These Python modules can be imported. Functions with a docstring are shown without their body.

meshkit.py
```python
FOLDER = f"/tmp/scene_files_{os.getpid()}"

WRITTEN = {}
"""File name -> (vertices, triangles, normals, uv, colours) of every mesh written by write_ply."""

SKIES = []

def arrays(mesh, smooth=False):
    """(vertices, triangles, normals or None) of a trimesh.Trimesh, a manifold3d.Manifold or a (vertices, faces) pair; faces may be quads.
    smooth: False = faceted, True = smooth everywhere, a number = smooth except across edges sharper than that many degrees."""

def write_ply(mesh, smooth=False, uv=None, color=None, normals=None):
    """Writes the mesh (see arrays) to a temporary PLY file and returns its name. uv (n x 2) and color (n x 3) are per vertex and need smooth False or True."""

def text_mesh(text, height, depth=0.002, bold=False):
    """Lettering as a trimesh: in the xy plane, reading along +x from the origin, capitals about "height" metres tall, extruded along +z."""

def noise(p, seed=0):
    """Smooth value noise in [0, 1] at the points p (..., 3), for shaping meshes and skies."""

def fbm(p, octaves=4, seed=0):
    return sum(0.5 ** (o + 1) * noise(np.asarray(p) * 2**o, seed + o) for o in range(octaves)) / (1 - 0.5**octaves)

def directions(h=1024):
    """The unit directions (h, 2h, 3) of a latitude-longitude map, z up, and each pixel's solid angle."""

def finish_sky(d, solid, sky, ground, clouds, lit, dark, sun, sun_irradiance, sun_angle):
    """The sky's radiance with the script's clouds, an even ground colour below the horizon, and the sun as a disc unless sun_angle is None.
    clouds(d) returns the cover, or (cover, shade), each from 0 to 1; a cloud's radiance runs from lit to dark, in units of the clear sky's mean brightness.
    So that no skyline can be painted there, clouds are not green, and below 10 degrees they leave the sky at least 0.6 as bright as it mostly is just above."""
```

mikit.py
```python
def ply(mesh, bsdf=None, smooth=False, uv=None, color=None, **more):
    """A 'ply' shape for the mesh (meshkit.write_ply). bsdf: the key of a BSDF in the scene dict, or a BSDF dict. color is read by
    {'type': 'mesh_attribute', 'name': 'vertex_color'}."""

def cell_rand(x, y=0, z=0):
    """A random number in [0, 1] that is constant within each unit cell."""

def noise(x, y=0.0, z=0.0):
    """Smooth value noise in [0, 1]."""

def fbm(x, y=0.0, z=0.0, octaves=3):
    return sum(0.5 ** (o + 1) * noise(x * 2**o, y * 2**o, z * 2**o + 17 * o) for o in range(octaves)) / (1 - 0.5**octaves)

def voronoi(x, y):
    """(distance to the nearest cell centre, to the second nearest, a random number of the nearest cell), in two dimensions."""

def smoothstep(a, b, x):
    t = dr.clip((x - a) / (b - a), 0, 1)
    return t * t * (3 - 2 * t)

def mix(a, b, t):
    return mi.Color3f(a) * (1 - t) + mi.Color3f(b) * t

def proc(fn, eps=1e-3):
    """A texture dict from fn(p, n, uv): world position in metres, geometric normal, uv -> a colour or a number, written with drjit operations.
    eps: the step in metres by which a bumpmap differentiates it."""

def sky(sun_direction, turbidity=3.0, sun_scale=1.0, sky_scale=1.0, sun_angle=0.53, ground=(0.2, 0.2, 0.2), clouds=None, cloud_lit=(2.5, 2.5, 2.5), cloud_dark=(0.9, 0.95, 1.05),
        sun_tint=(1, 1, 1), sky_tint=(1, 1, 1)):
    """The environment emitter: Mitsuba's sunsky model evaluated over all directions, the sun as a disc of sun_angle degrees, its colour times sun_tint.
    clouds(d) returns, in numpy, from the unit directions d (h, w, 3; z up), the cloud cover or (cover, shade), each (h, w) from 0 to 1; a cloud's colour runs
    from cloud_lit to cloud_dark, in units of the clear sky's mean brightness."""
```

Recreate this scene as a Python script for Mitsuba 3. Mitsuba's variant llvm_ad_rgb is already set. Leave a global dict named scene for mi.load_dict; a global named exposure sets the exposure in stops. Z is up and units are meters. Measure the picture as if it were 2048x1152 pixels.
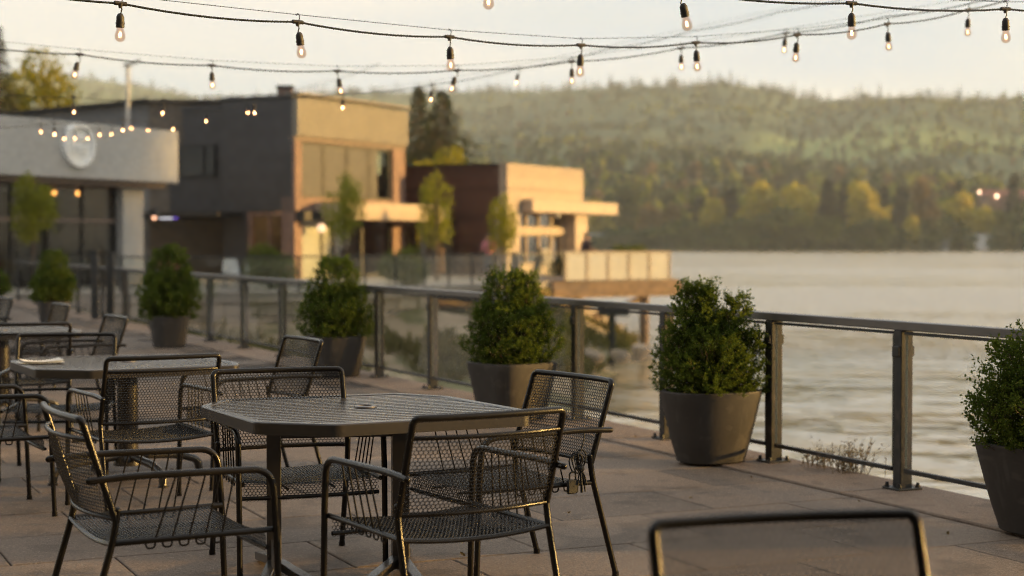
import math, random
import numpy as np
import drjit as dr
import trimesh
import mitsuba as mi
import mikit, meshkit
from mikit import proc, noise, fbm, voronoi, cell_rand, smoothstep, mix

random.seed(7)
RNG = np.random.default_rng(7)
T = mi.ScalarTransform4f
scene, labels = {}, {}

# ------------------------------------------------------------------ camera, sky, exposure
CAM_H = 1.411
PITCH = math.atan((576 - 484.8) / 3270.0)
HAZE = True
SIGMA = 0.000125
exposure = 3.06
SUN = (1.0, 0.06, math.tan(math.radians(8.5)))


def sky_clouds(d):
    q = np.stack([d[..., 0] * 5.0 + d[..., 2] * 3.0, d[..., 1] * 5.0, d[..., 2] * 30.0], -1)
    w = meshkit.fbm(q * 0.6 + 4.0, 3, 21) - 0.5
    n = meshkit.fbm(q + 3.1 + w[..., None] * 1.5, 5, 3)
    m = meshkit.fbm(q * 0.8 + 11.0 - w[..., None] * 1.2, 5, 9)
    return 0.86 + 0.35 * (n - 0.5), np.clip(0.45 + 3.0 * (m - 0.5), 0, 1)


scene['sky'] = mikit.sky(SUN, turbidity=4.0, sun_scale=1.9, sky_scale=1.0, sun_angle=2.0, sun_tint=(0.92, 0.98, 0.92), sky_tint=(0.92, 1.0, 1.04),
                         clouds=sky_clouds, cloud_lit=(2.32, 2.22, 2.06), cloud_dark=(1.76, 1.92, 2.04))
scene['camera'] = {'type': 'thinlens', 'fov': math.degrees(2 * math.atan(1024 / 3270.0)), 'fov_axis': 'x', 'near_clip': 0.05, 'far_clip': 12000.0,
                   'aperture_radius': 0.0138, 'focus_distance': 7.0,
                   'to_world': T().look_at(origin=[0, 0, CAM_H], target=[0, math.cos(PITCH), CAM_H - math.sin(PITCH)], up=[0, 0, 1])}
if HAZE:
    scene['air'] = {'type': 'homogeneous', 'albedo': {'type': 'rgb', 'value': [0.88, 0.95, 0.99]}, 'sigma_t': SIGMA}
    scene['camera']['medium'] = {'type': 'ref', 'id': 'air'}

# ------------------------------------------------------------------ helpers: entries
count = {}


def numbered(name):
    n = count.get(name, -1) + 1
    count[name] = n
    return name if n == 0 else f'{name}_{n:03d}'


def thing(name, label, cat, group=None):
    k = numbered(name)
    labels[k] = {'label': label, 'category': cat}
    if group:
        labels[k]['group'] = group
    return k


def part(parent, name, mesh, bsdf, smooth=False, label=None, world=None, **more):
    k = numbered(f'{parent}__{name}' if parent else name)
    scene[k] = mesh if isinstance(mesh, dict) else mikit.ply(mesh, bsdf, smooth)
    if world is not None:
        scene[k] = {**scene[k], 'to_world': world}
    if more:
        scene[k] = {**scene[k], **more}
    if label:
        labels[k] = {'label': label}
    return k


def struct(name, mesh, bsdf, smooth=False, label=None):
    k = part(None, name, mesh, bsdf, smooth)
    labels[k] = {'label': label or name.replace('_', ' '), 'category': name.replace('_', ' ').split()[-1], 'kind': 'structure'}
    return k


def place(x, y, z=0.0, rot=0.0, s=1.0):
    return T().translate([x, y, z]) @ T().rotate([0, 0, 1], rot) @ T().scale([s, s, s])


# ------------------------------------------------------------------ helpers: meshes
def cat(ms):
    ms = [m for m in ms if m is not None]
    vs, fs, o = [], [], 0
    for m in ms:
        v, f = (m.vertices, m.faces) if hasattr(m, 'vertices') else m
        f = np.asarray(f)
        if f.shape[1] == 4:
            f = np.vstack([f[:, [0, 1, 2]], f[:, [0, 2, 3]]])
        vs.append(np.asarray(v, float)); fs.append(f + o); o += len(v)
    return trimesh.Trimesh(np.vstack(vs), np.vstack(fs), process=False)


def box(x0, x1, y0, y1, z0, z1, b=0.0):
    """Axis-aligned box; b chamfers every edge."""
    if b <= 0:
        v = np.array([[x, y, z] for x in (x0, x1) for y in (y0, y1) for z in (z0, z1)], float)
        f = np.array([[0, 1, 3], [0, 3, 2], [4, 6, 7], [4, 7, 5], [0, 4, 5], [0, 5, 1], [2, 3, 7], [2, 7, 6], [0, 2, 6], [0, 6, 4], [1, 5, 7], [1, 7, 3]])
        return trimesh.Trimesh(v, f, process=False)
    pts = []
    for sx, x in ((1, x0), (-1, x1)):
        for sy, y in ((1, y0), (-1, y1)):
            for sz, z in ((1, z0), (-1, z1)):
                pts += [[x, y + sy * b, z + sz * b], [x + sx * b, y, z + sz * b], [x + sx * b, y + sy * b, z]]
    h = trimesh.convex.convex_hull(np.array(pts))
    return h


def frame_m(o, ex, ey, ez=(0, 0, 1)):
    m = np.eye(4)
    m[:3, 0], m[:3, 1], m[:3, 2], m[:3, 3] = ex, ey, ez, o
    return m


def moved(m, M):
    m = m.copy() if hasattr(m, 'copy') else m
    m.apply_transform(M)
    return m


def rotz(a):
    c, s = math.cos(a), math.sin(a)
    return np.array([[c, -s, 0, 0], [s, c, 0, 0], [0, 0, 1, 0], [0, 0, 0, 1.0]])


def shift(x, y, z=0.0):
    m = np.eye(4); m[:3, 3] = (x, y, z)
    return m


def tube(pts, r, n=10, caps=True, round_ends=False):
    p = np.asarray(pts, float)
    if round_ends:
        def ext(p0, p1, r0):
            d = (p0 - p1) / np.linalg.norm(p0 - p1)
            return [p0 + d * r0 * k for k in (0.5, 0.85, 0.98)]
        r = np.broadcast_to(np.asarray(r, float), (len(p),))
        a, b = ext(p[0], p[1], r[0]), ext(p[-1], p[-2], r[-1])
        p = np.vstack([a[::-1], p, b])
        r = np.concatenate([r[0] * np.array([0.2, 0.53, 0.87]), r, r[-1] * np.array([0.87, 0.53, 0.2])])
    r = np.broadcast_to(np.asarray(r, float), (len(p),))
    t = np.gradient(p, axis=0)
    t /= np.linalg.norm(t, axis=1, keepdims=True) + 1e-12
    a = np.cross(t[0], [0, 0, 1.0] if abs(t[0][2]) < 0.9 else [1.0, 0, 0])
    a /= np.linalg.norm(a)
    A = []
    for i in range(len(p)):
        a = a - t[i] * (a @ t[i]); a /= np.linalg.norm(a)
        A.append(a)
    A = np.array(A); B = np.cross(t, A)
    ang = np.arange(n) * 2 * np.pi / n
    v = p[:, None] + r[:, None, None] * (np.cos(ang)[None, :, None] * A[:, None] + np.sin(ang)[None, :, None] * B[:, None])
    i, j = np.meshgrid(np.arange(len(p) - 1), np.arange(n), indexing='ij')
    q = np.stack([i * n + j, i * n + (j + 1) % n, (i + 1) * n + (j + 1) % n, (i + 1) * n + j], -1).reshape(-1, 4)
    f = np.vstack([q[:, [0, 1, 2]], q[:, [0, 2, 3]]])
    v = v.reshape(-1, 3)
    if caps:
        c0, c1 = len(v), len(v) + 1
        v = np.vstack([v, p[:1], p[-1:]])
        k = np.arange(n); e = (len(p) - 1) * n
        f = np.vstack([f, np.stack([k * 0 + c0, (k + 1) % n, k], 1), np.stack([k * 0 + c1, e + k, e + (k + 1) % n], 1)])
    return trimesh.Trimesh(v, f, process=False)


def fillet(pts, R, n=7):
    p = [np.asarray(q, float) for q in pts]
    out = [p[0]]
    for i in range(1, len(p) - 1):
        a, b = p[i - 1] - p[i], p[i + 1] - p[i]
        la, lb = np.linalg.norm(a), np.linalg.norm(b)
        d = min(R, la * 0.49, lb * 0.49)
        s, e = p[i] + a / la * d, p[i] + b / lb * d
        for t in np.linspace(0, 1, n):
            out.append((1 - t) ** 2 * s + 2 * t * (1 - t) * p[i] + t * t * e)
    out.append(p[-1])
    return np.array(out)


def beam(p0, p1, w, h, up=(0, 0, 1)):
    """A straight bar of section w x h from p0 to p1."""
    p0, p1 = np.asarray(p0, float), np.asarray(p1, float)
    d = p1 - p0; L = np.linalg.norm(d); d /= L
    u = np.asarray(up, float) - d * (np.asarray(up, float) @ d)
    if np.linalg.norm(u) < 1e-6:
        u = np.array([1.0, 0, 0])
    u /= np.linalg.norm(u); s = np.cross(d, u)
    m = box(0, L, -w / 2, w / 2, -h / 2, h / 2, min(w, h) * 0.08)
    return moved(m, frame_m(p0, d, -s, u))


def lathe(profile, n=24):
    pr = np.asarray(profile, float)
    ang = np.arange(n) * 2 * np.pi / n
    v = np.stack([pr[:, None, 0] * np.cos(ang), pr[:, None, 0] * np.sin(ang), np.broadcast_to(pr[:, None, 1], (len(pr), n))], -1).reshape(-1, 3)
    i, j = np.meshgrid(np.arange(len(pr) - 1), np.arange(n), indexing='ij')
    q = np.stack([i * n + j, i * n + (j + 1) % n, (i + 1) * n + (j + 1) % n, (i + 1) * n + j], -1).reshape(-1, 4)
    return trimesh.Trimesh(v, np.vstack([q[:, [0, 1, 2]], q[:, [0, 2, 3]]]), process=False)


def prism(poly, z0, z1):
    """Convex polygon (counter-clockwise) extruded in z."""
    p = np.asarray(poly, float); n = len(p)
    v = np.vstack([np.c_[p, np.full(n, z0)], np.c_[p, np.full(n, z1)]])
    k = np.arange(n); k1 = (k + 1) % n
    f = np.vstack([np.stack([k, k1, n + k1], 1), np.stack([k, n + k1, n + k], 1),
                   np.stack([n + k[1:-1] * 0, n + k[1:-1], n + k[1:-1] + 1], 1), np.stack([k[1:-1] * 0, k[1:-1] + 1, k[1:-1]], 1)])
    return trimesh.Trimesh(v, f, process=False)


def hexsheet(Lu, Lv, fn, pu, pv, hole=0.78, th=0.002, inside=None):
    """A perforated sheet: hexagonal holes, pitch pu along u and pv between rows; fn maps uv (n, 2) to points (n, 3)."""
    nu, nv = int(Lu / pu) + 3, int(Lv / pv) + 3
    I, J = np.meshgrid(np.arange(-1, nu), np.arange(-1, nv), indexing='ij')
    cu = (I + 0.5 * (J % 2)).ravel() * pu; cv = J.ravel() * pv
    hx = np.array([[0, 2 / 3], [-0.5, 1 / 3], [-0.5, -1 / 3], [0, -2 / 3], [0.5, -1 / 3], [0.5, 1 / 3]]) * [pu, pv]
    out = np.stack([cu, cv], -1)[:, None] + hx[None]
    inn = np.stack([cu, cv], -1)[:, None] + hx[None] * hole
    if inside is None:
        ok = ((out[..., 0] > -pu * 0.51) & (out[..., 0] < Lu + pu * 0.51) & (out[..., 1] > -pv * 0.7) & (out[..., 1] < Lv + pv * 0.7)).all(1)
    else:
        ok = inside(out.reshape(-1, 2)).reshape(-1, 6).all(1)
    out, inn = out[ok], inn[ok]
    uv = np.concatenate([out, inn], 1).reshape(-1, 2)
    e = 1e-4
    P = fn(uv)
    N = np.cross(fn(uv + [e, 0]) - P, fn(uv + [0, e]) - P)
    N /= np.linalg.norm(N, axis=1, keepdims=True) + 1e-15
    n = len(out)
    top, bot = (P + N * th / 2).reshape(n, 12, 3), (P - N * th / 2).reshape(n, 12, 3)
    V = np.concatenate([top, bot], 1).reshape(-1, 3)
    f = []
    for k in range(6):
        a, b = k, (k + 1) % 6
        f += [[a, b, 6 + b], [a, 6 + b, 6 + a]]
        f += [[12 + b, 12 + a, 18 + b], [12 + a, 18 + a, 18 + b]]
        f += [[6 + a, 6 + b, 18 + b], [6 + a, 18 + b, 18 + a]]
    F = (np.array(f)[None] + (np.arange(n) * 24)[:, None, None]).reshape(-1, 3)
    return trimesh.Trimesh(V, F, process=False)


def leaves(pos, axis, size, width=0.5, rng=RNG, fold=0.25, jitter=0.2):
    """Folded leaf blades: 4 triangles each would be rich; 2 with a fold are enough at this size."""
    n = len(pos)
    a = axis / (np.linalg.norm(axis, axis=1, keepdims=True) + 1e-9)
    r = rng.normal(size=(n, 3))
    w = np.cross(a, r); w /= np.linalg.norm(w, axis=1, keepdims=True) + 1e-9
    u = np.cross(w, a)
    s = (np.asarray(size) * (1 + jitter * rng.uniform(-1, 1, n)))[:, None]
    v = np.stack([pos, pos + a * s * 0.5 + w * s * width * 0.5 + u * s * fold * 0.3, pos + a * s, pos + a * s * 0.5 - w * s * width * 0.5 + u * s * fold * 0.3], 1)
    f = np.array([[0, 1, 2], [0, 2, 3]])[None] + (np.arange(n) * 4)[:, None, None]
    return trimesh.Trimesh(v.reshape(-1, 3), f.reshape(-1, 3), process=False)


def uv_sphere(r, c=(0, 0, 0), n=10, squash=1.0):
    m = trimesh.creation.uv_sphere(radius=r, count=[n, n * 2])
    m.vertices[:, 2] *= squash
    m.vertices += np.asarray(c)
    return m


def grid_mesh(P):
    """P (n, m, 3) to a surface."""
    n, m = P.shape[:2]
    i, j = np.meshgrid(np.arange(n - 1), np.arange(m - 1), indexing='ij')
    a = (i * m + j).ravel()
    f = np.vstack([np.stack([a, a + m, a + m + 1], 1), np.stack([a, a + m + 1, a + 1], 1)])
    return trimesh.Trimesh(P.reshape(-1, 3), f, process=False)


# ------------------------------------------------------------------ materials
def B(key, d, two=True):
    scene[key] = {'type': 'twosided', 'bsdf': d} if two else d
    return key


def rgb(*c):
    return {'type': 'rgb', 'value': list(c)}


def princ(color, rough, **kw):
    return {'type': 'principled', 'base_color': color, 'roughness': rough, **kw}


def bumped(d, fn, scale, eps=2e-3):
    return {'type': 'bumpmap', 'arbitrary': proc(fn, eps), 'bsdf': d, 'scale': scale}


def speckle(c, amp, fine=60.0, coarse=2.5, dark=0.0):
    c = mi.ScalarColor3f(*c)

    def f(p, n, uv):
        a = fbm(p.x * coarse + 5, p.y * coarse, p.z * coarse, 3)
        b = noise(p.x * fine, p.y * fine, p.z * fine)
        return mi.Color3f(c) * (1 + amp * (a - 0.5) * 2 + amp * 0.9 * (b - 0.5) * 2)
    return proc(f)


B('m_metal', princ(proc(lambda p, n, uv: mix((0.006, 0.0052, 0.0047), (0.013, 0.011, 0.0095), fbm(p.x * 9, p.y * 9, p.z * 9, 2))), 0.27, specular=0.30))
B('m_mesh', princ(rgb(0.0075, 0.0066, 0.006), 0.38, specular=0.34))
B('m_table', princ(rgb(0.034, 0.030, 0.027), 0.28, specular=0.6))
B('m_rubber', princ(rgb(0.012, 0.012, 0.012), 0.7))
B('m_post', princ(proc(lambda p, n, uv: mix((0.018, 0.018, 0.018), (0.060, 0.046, 0.036), smoothstep(0.5, 0.85, fbm(p.x * 22, p.y * 22, p.z * 14, 3)))), 0.5, specular=0.5))
B('m_handrail', princ(proc(lambda p, n, uv: mix((0.10, 0.10, 0.10), (0.15, 0.13, 0.12), fbm(p.x * 6, p.y * 6, p.z * 30, 2))), 0.3, specular=0.7, metallic=0.35))
scene['m_glass'] = {'type': 'thindielectric', 'int_ior': 1.5}
scene['m_glass_far'] = {'type': 'thindielectric', 'int_ior': 1.5, 'specular_reflectance': rgb(0.5, 0.5, 0.48), 'specular_transmittance': rgb(0.92, 0.95, 0.92)}
scene['m_upper'] = {'type': 'thindielectric', 'int_ior': 1.5, 'specular_reflectance': rgb(0.45, 0.5, 0.45), 'specular_transmittance': rgb(0.80, 0.90, 0.82)}
B('m_edge', princ(rgb(0.26, 0.27, 0.21), 0.25, specular=0.6))
scene['m_tinted'] = {'type': 'thindielectric', 'int_ior': 1.5, 'specular_reflectance': rgb(0.35, 0.36, 0.36), 'specular_transmittance': rgb(0.55, 0.56, 0.55)}
scene['m_bulb'] = {'type': 'thindielectric', 'int_ior': 1.3, 'specular_transmittance': rgb(0.82, 0.70, 0.62)}
B('m_cable', princ(rgb(0.012, 0.014, 0.012), 0.5))
B('m_socket', princ(rgb(0.020, 0.017, 0.015), 0.55))
def pot_col(p, n, uv):
    c = mi.Color3f(0.044, 0.0385, 0.035) * (0.78 + 0.44 * fbm(p.x * 5, p.y * 5, p.z * 5, 3)) * (0.9 + 0.2 * noise(p.x * 140, p.y * 140, p.z * 140))
    streak = smoothstep(0.62, 0.80, fbm(p.x * 26, p.y * 26, p.z * 1.6, 2))
    dust = smoothstep(0.58, 0.75, fbm(p.x * 11 + 3, p.y * 11, p.z * 16, 4))
    return mix(mix(c, mi.Color3f(0.085, 0.078, 0.070), streak * 0.35), mi.Color3f(0.11, 0.095, 0.08), dust * 0.28)


B('m_pot', princ(proc(pot_col), 0.62, specular=0.35))
B('m_soil', princ(speckle((0.07, 0.045, 0.03), 0.6, 90, 12), 0.9))
B('m_wood_stem', princ(speckle((0.09, 0.06, 0.04), 0.4, 60, 9), 0.85))


def pav(c):
    def f(p, n, uv):
        big = fbm(p.x * 1.3, p.y * 1.3, 0.0, 3)
        grain = noise(p.x * 170, p.y * 170, 3.0)
        agg = smoothstep(0.78, 0.9, noise(p.x * 95 + 7, p.y * 95, 1.0))
        stain = smoothstep(0.60, 0.72, fbm(p.x * 2.6 + 31, p.y * 2.6 + 4, 2.0, 4))
        col = mi.Color3f(*c) * (0.72 + 0.50 * big) * (0.74 + 0.52 * grain)
        col = mix(col, mi.Color3f(0.30, 0.255, 0.21), agg * 0.35)
        spot = smoothstep(0.80, 0.86, noise(p.x * 9.0 + 2, p.y * 9.0, 8.0))
        return mix(mix(col, col * 0.70, stain), col * 0.80, spot)
    return f


def pav_h(p, n, uv):
    return noise(p.x * 150, p.y * 150, 1.0) * 0.6 + noise(p.x * 70, p.y * 70, 5.0)


for i, c in enumerate([(0.150, 0.113, 0.087), (0.122, 0.094, 0.074), (0.172, 0.129, 0.097)]):
    B(f'm_paver{i}', bumped(princ(proc(pav(c)), 0.72, specular=0.35), pav_h, 0.0016, 1.5e-3))
B('m_coping', bumped(princ(proc(pav((0.178, 0.131, 0.100))), 0.75, specular=0.3), pav_h, 0.002, 1.5e-3))
B('m_joint', princ(rgb(0.045, 0.036, 0.030), 0.95))


def wood(c0, c1, along='u'):
    def f(p, n, uv):
        g = fbm(p.x * 3.0 + p.y * 3.0, p.z * 40.0, cell_rand(dr.floor(p.z * 5.0)) * 9, 3)
        t = cell_rand(dr.floor(p.z * 4.9 + 0.3), 2.0, 5.0)
        return mix(c0, c1, dr.clip(0.55 * g + 0.55 * t, 0, 1))
    return proc(f)


B('m_brown_wood', princ(wood((0.024, 0.010, 0.007), (0.125, 0.052, 0.032)), 0.6))
B('m_tan_wood', princ(wood((0.20, 0.155, 0.115), (0.42, 0.335, 0.255)), 0.6))
B('m_cream', princ(proc(lambda p, n, uv: mix((0.128, 0.116, 0.096), (0.172, 0.155, 0.127), fbm(p.x * 2 + p.y * 2, p.z * 0.6, 0.0, 3))), 0.55))
B('m_slate', princ(speckle((0.027, 0.027, 0.032), 0.2, 3.0, 0.5), 0.55))
B('m_pale', princ(speckle((0.25, 0.26, 0.22), 0.12, 6.0, 0.8), 0.6))
B('m_taupe', princ(speckle((0.115, 0.098, 0.082), 0.2, 3.0, 0.5), 0.6))
B('m_slate_light', princ(speckle((0.14, 0.15, 0.165), 0.2, 3.0, 0.5), 0.5))
B('m_stucco', princ(speckle((0.44, 0.43, 0.41), 0.10, 9.0, 0.7), 0.8))
B('m_soffit', princ(rgb(0.16, 0.12, 0.10), 0.7))
B('m_brick_brown', princ(speckle((0.185, 0.115, 0.088), 0.25, 8.0, 1.5), 0.75))
B('m_dark', princ(rgb(0.015, 0.014, 0.014), 0.6))
B('m_room', princ(speckle((0.020, 0.016, 0.013), 0.5, 2.0, 0.8), 0.8))
B('m_curtain', princ(proc(lambda p, n, uv: mix((0.035, 0.080, 0.070), (0.060, 0.125, 0.105), noise((p.x + p.y) * 9, 0.3, 0.0))), 0.8))
B('m_white', princ(rgb(0.70, 0.69, 0.66), 0.5))
B('m_shell', princ(rgb(0.42, 0.42, 0.42), 0.5))
B('m_sign', princ(rgb(0.80, 0.80, 0.78), 0.45))
B('m_frost', {'type': 'principledthin', 'base_color': rgb(0.80, 0.78, 0.70), 'roughness': 0.5, 'diff_trans': 1.2, 'spec_trans': 0.0}, two=False)
B('m_concrete', princ(speckle((0.33, 0.285, 0.225), 0.2, 5.0, 0.6), 0.85))
for i, c in enumerate([(0.335, 0.285, 0.215), (0.285, 0.245, 0.19), (0.38, 0.325, 0.25)]):
    B(f'm_block{i}', princ(speckle(c, 0.25, 7.0, 1.2), 0.88))
B('m_timber', princ(speckle((0.17, 0.115, 0.075), 0.35, 5.0, 1.0), 0.8))
B('m_rock', princ(speckle((0.34, 0.27, 0.20), 0.35, 4.0, 0.8), 0.9))
B('m_terrace', princ(speckle((0.24, 0.215, 0.18), 0.2, 3.0, 0.5), 0.85))


def bank_col(p, n, uv):
    g = smoothstep(0.42, 0.66, fbm(p.x * 0.55, p.y * 0.55, 0.0, 5) + 0.22 * (noise(p.x * 3.1, p.y * 3.1, 4.0) - 0.5))
    s = mix((0.26, 0.20, 0.13), (0.34, 0.27, 0.18), noise(p.x * 2.3, p.y * 2.3, 0.0))
    return mix(s, mix((0.10, 0.095, 0.045), (0.15, 0.14, 0.07), noise(p.x * 4.0, p.y * 4.0, 2.0)), g)


B('m_bank', princ(proc(bank_col), 0.95))


def leafmat(key, c0, c1, scale, trans=0.7, spec=0.5, rough=0.5):
    def f(p, n, uv):
        a = fbm(p.x * scale, p.y * scale, p.z * scale, 2)
        b = cell_rand(p.x * scale * 9, p.y * scale * 9, p.z * scale * 9)
        return mix(c0, c1, dr.clip(a * 0.9 + 0.5 * (b - 0.5), 0, 1))
    B(key, {'type': 'principledthin', 'base_color': proc(f), 'roughness': rough, 'diff_trans': trans, 'spec_trans': 0.0, 'eta': 1.4}, two=False)


leafmat('m_box', (0.044, 0.074, 0.013), (0.15, 0.185, 0.028), 9.0, 0.9)
leafmat('m_young', (0.19, 0.21, 0.028), (0.38, 0.37, 0.05), 1.5, 1.0)
leafmat('m_conifer', (0.028, 0.040, 0.016), (0.090, 0.095, 0.030), 0.9, 0.5)
leafmat('m_yellow', (0.18, 0.18, 0.026), (0.38, 0.33, 0.045), 0.6, 0.9)
leafmat('m_bush', (0.08, 0.11, 0.025), (0.20, 0.21, 0.04), 1.4, 0.8)
leafmat('m_dry_grass', (0.10, 0.10, 0.035), (0.22, 0.19, 0.08), 1.1, 0.7)
leafmat('m_dry', (0.12, 0.085, 0.04), (0.22, 0.16, 0.075), 9.0, 0.7)
# far trees: four kinds, read as colour from a kilometre away
leafmat('m_far_dark', (0.008, 0.015, 0.009), (0.020, 0.030, 0.014), 0.03, 0.3)
leafmat('m_far_green', (0.018, 0.034, 0.011), (0.042, 0.064, 0.018), 0.02, 0.5)
leafmat('m_far_yellow', (0.105, 0.125, 0.018), (0.23, 0.235, 0.038), 0.02, 0.7)
leafmat('m_shore_yellow', (0.27, 0.235, 0.028), (0.52, 0.43, 0.055), 0.05, 0.9)
leafmat('m_shore_green', (0.040, 0.058, 0.014), (0.095, 0.115, 0.030), 0.05, 0.6)
leafmat('m_shore_rust', (0.14, 0.10, 0.04), (0.24, 0.165, 0.07), 0.05, 0.7)
leafmat('m_far_rust', (0.07, 0.045, 0.02), (0.12, 0.08, 0.036), 0.02, 0.6)


def hill_col(p, n, uv):
    a = fbm(p.x * 0.006, p.y * 0.006, 0.0, 4)
    m = smoothstep(0.50, 0.66, fbm(p.x * 0.0024 + 9, p.y * 0.0024, 4.0, 3))
    c = mix((0.024, 0.042, 0.024), (0.055, 0.082, 0.036), a)
    return mix(c, mi.Color3f(0.125, 0.165, 0.055), m)


B('m_hill', princ(proc(hill_col), 0.95))


def wave(p, n, uv):
    w = fbm(p.x * 0.62 + p.y * 0.16, p.y * 0.95, 0.0, 4) * 0.95
    w = w + fbm(p.x * 0.15 + 2.0, p.y * 0.24 + 3.0, 2.0, 3) * 2.2
    w = w + noise(p.x * 2.6 + 0.8 * p.y, p.y * 3.6, 1.0) * 0.15
    gust = smoothstep(0.30, 0.70, fbm(p.x * 0.010 + p.y * 0.004, p.y * 0.045, 6.0, 3))
    return w * (0.35 + 1.2 * gust)


B('m_water', bumped({'type': 'roughdielectric', 'int_ior': 1.33, 'alpha': 0.07} if False else
                    princ(rgb(0.25, 0.198, 0.115), 0.08, eta=3.2), wave, 0.23, 2e-2))
scene['m_warm'] = {'type': 'diffuse', 'reflectance': rgb(0.5, 0.4, 0.3)}
B('m_paper', princ(rgb(0.55, 0.53, 0.48), 0.7))
B('m_red', princ(rgb(0.32, 0.09, 0.085), 0.6))
B('m_purple', princ(rgb(0.08, 0.05, 0.25), 0.5))
B('m_skin', princ(rgb(0.42, 0.25, 0.18), 0.6))
B('m_cloth_dark', princ(rgb(0.05, 0.03, 0.035), 0.9))
B('m_cloth_pink', princ(rgb(0.50, 0.20, 0.24), 0.9))
B('m_cloth_blue', princ(rgb(0.05, 0.06, 0.10), 0.9))
B('m_roof_red', princ(rgb(0.16, 0.055, 0.045), 0.8))
B('m_house_grey', princ(rgb(0.20, 0.20, 0.21), 0.8))


def lamp(r, g, b):
    return {'emitter': {'type': 'area', 'radiance': {'type': 'rgb', 'value': [r, g, b]}}}


# ------------------------------------------------------------------ the deck, its coping and the river
RE = np.array([-0.42418, 0.90558])          # along the railing, away from us
PE = np.array([0.90558, 0.42418])           # towards the river
Q_COP, Q_RAIL, Q_EDGE = 5.535, 5.931, 6.12


def qr(q, r):
    return q * PE + r * RE


MQR = frame_m((0, 0, 0), (PE[0], PE[1], 0), (RE[0], RE[1], 0))
deck = struct('pavement', moved(box(-26, Q_EDGE - 0.002, -8, 46, -3.2, -0.012), MQR), 'm_joint', label='brown concrete paver terrace of the cafe')
PQ, PR = 0.90, 0.686


def visible(x, y, m=0.35):
    return y > 2.0 and abs(x) < y * 0.3135 + m


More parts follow.
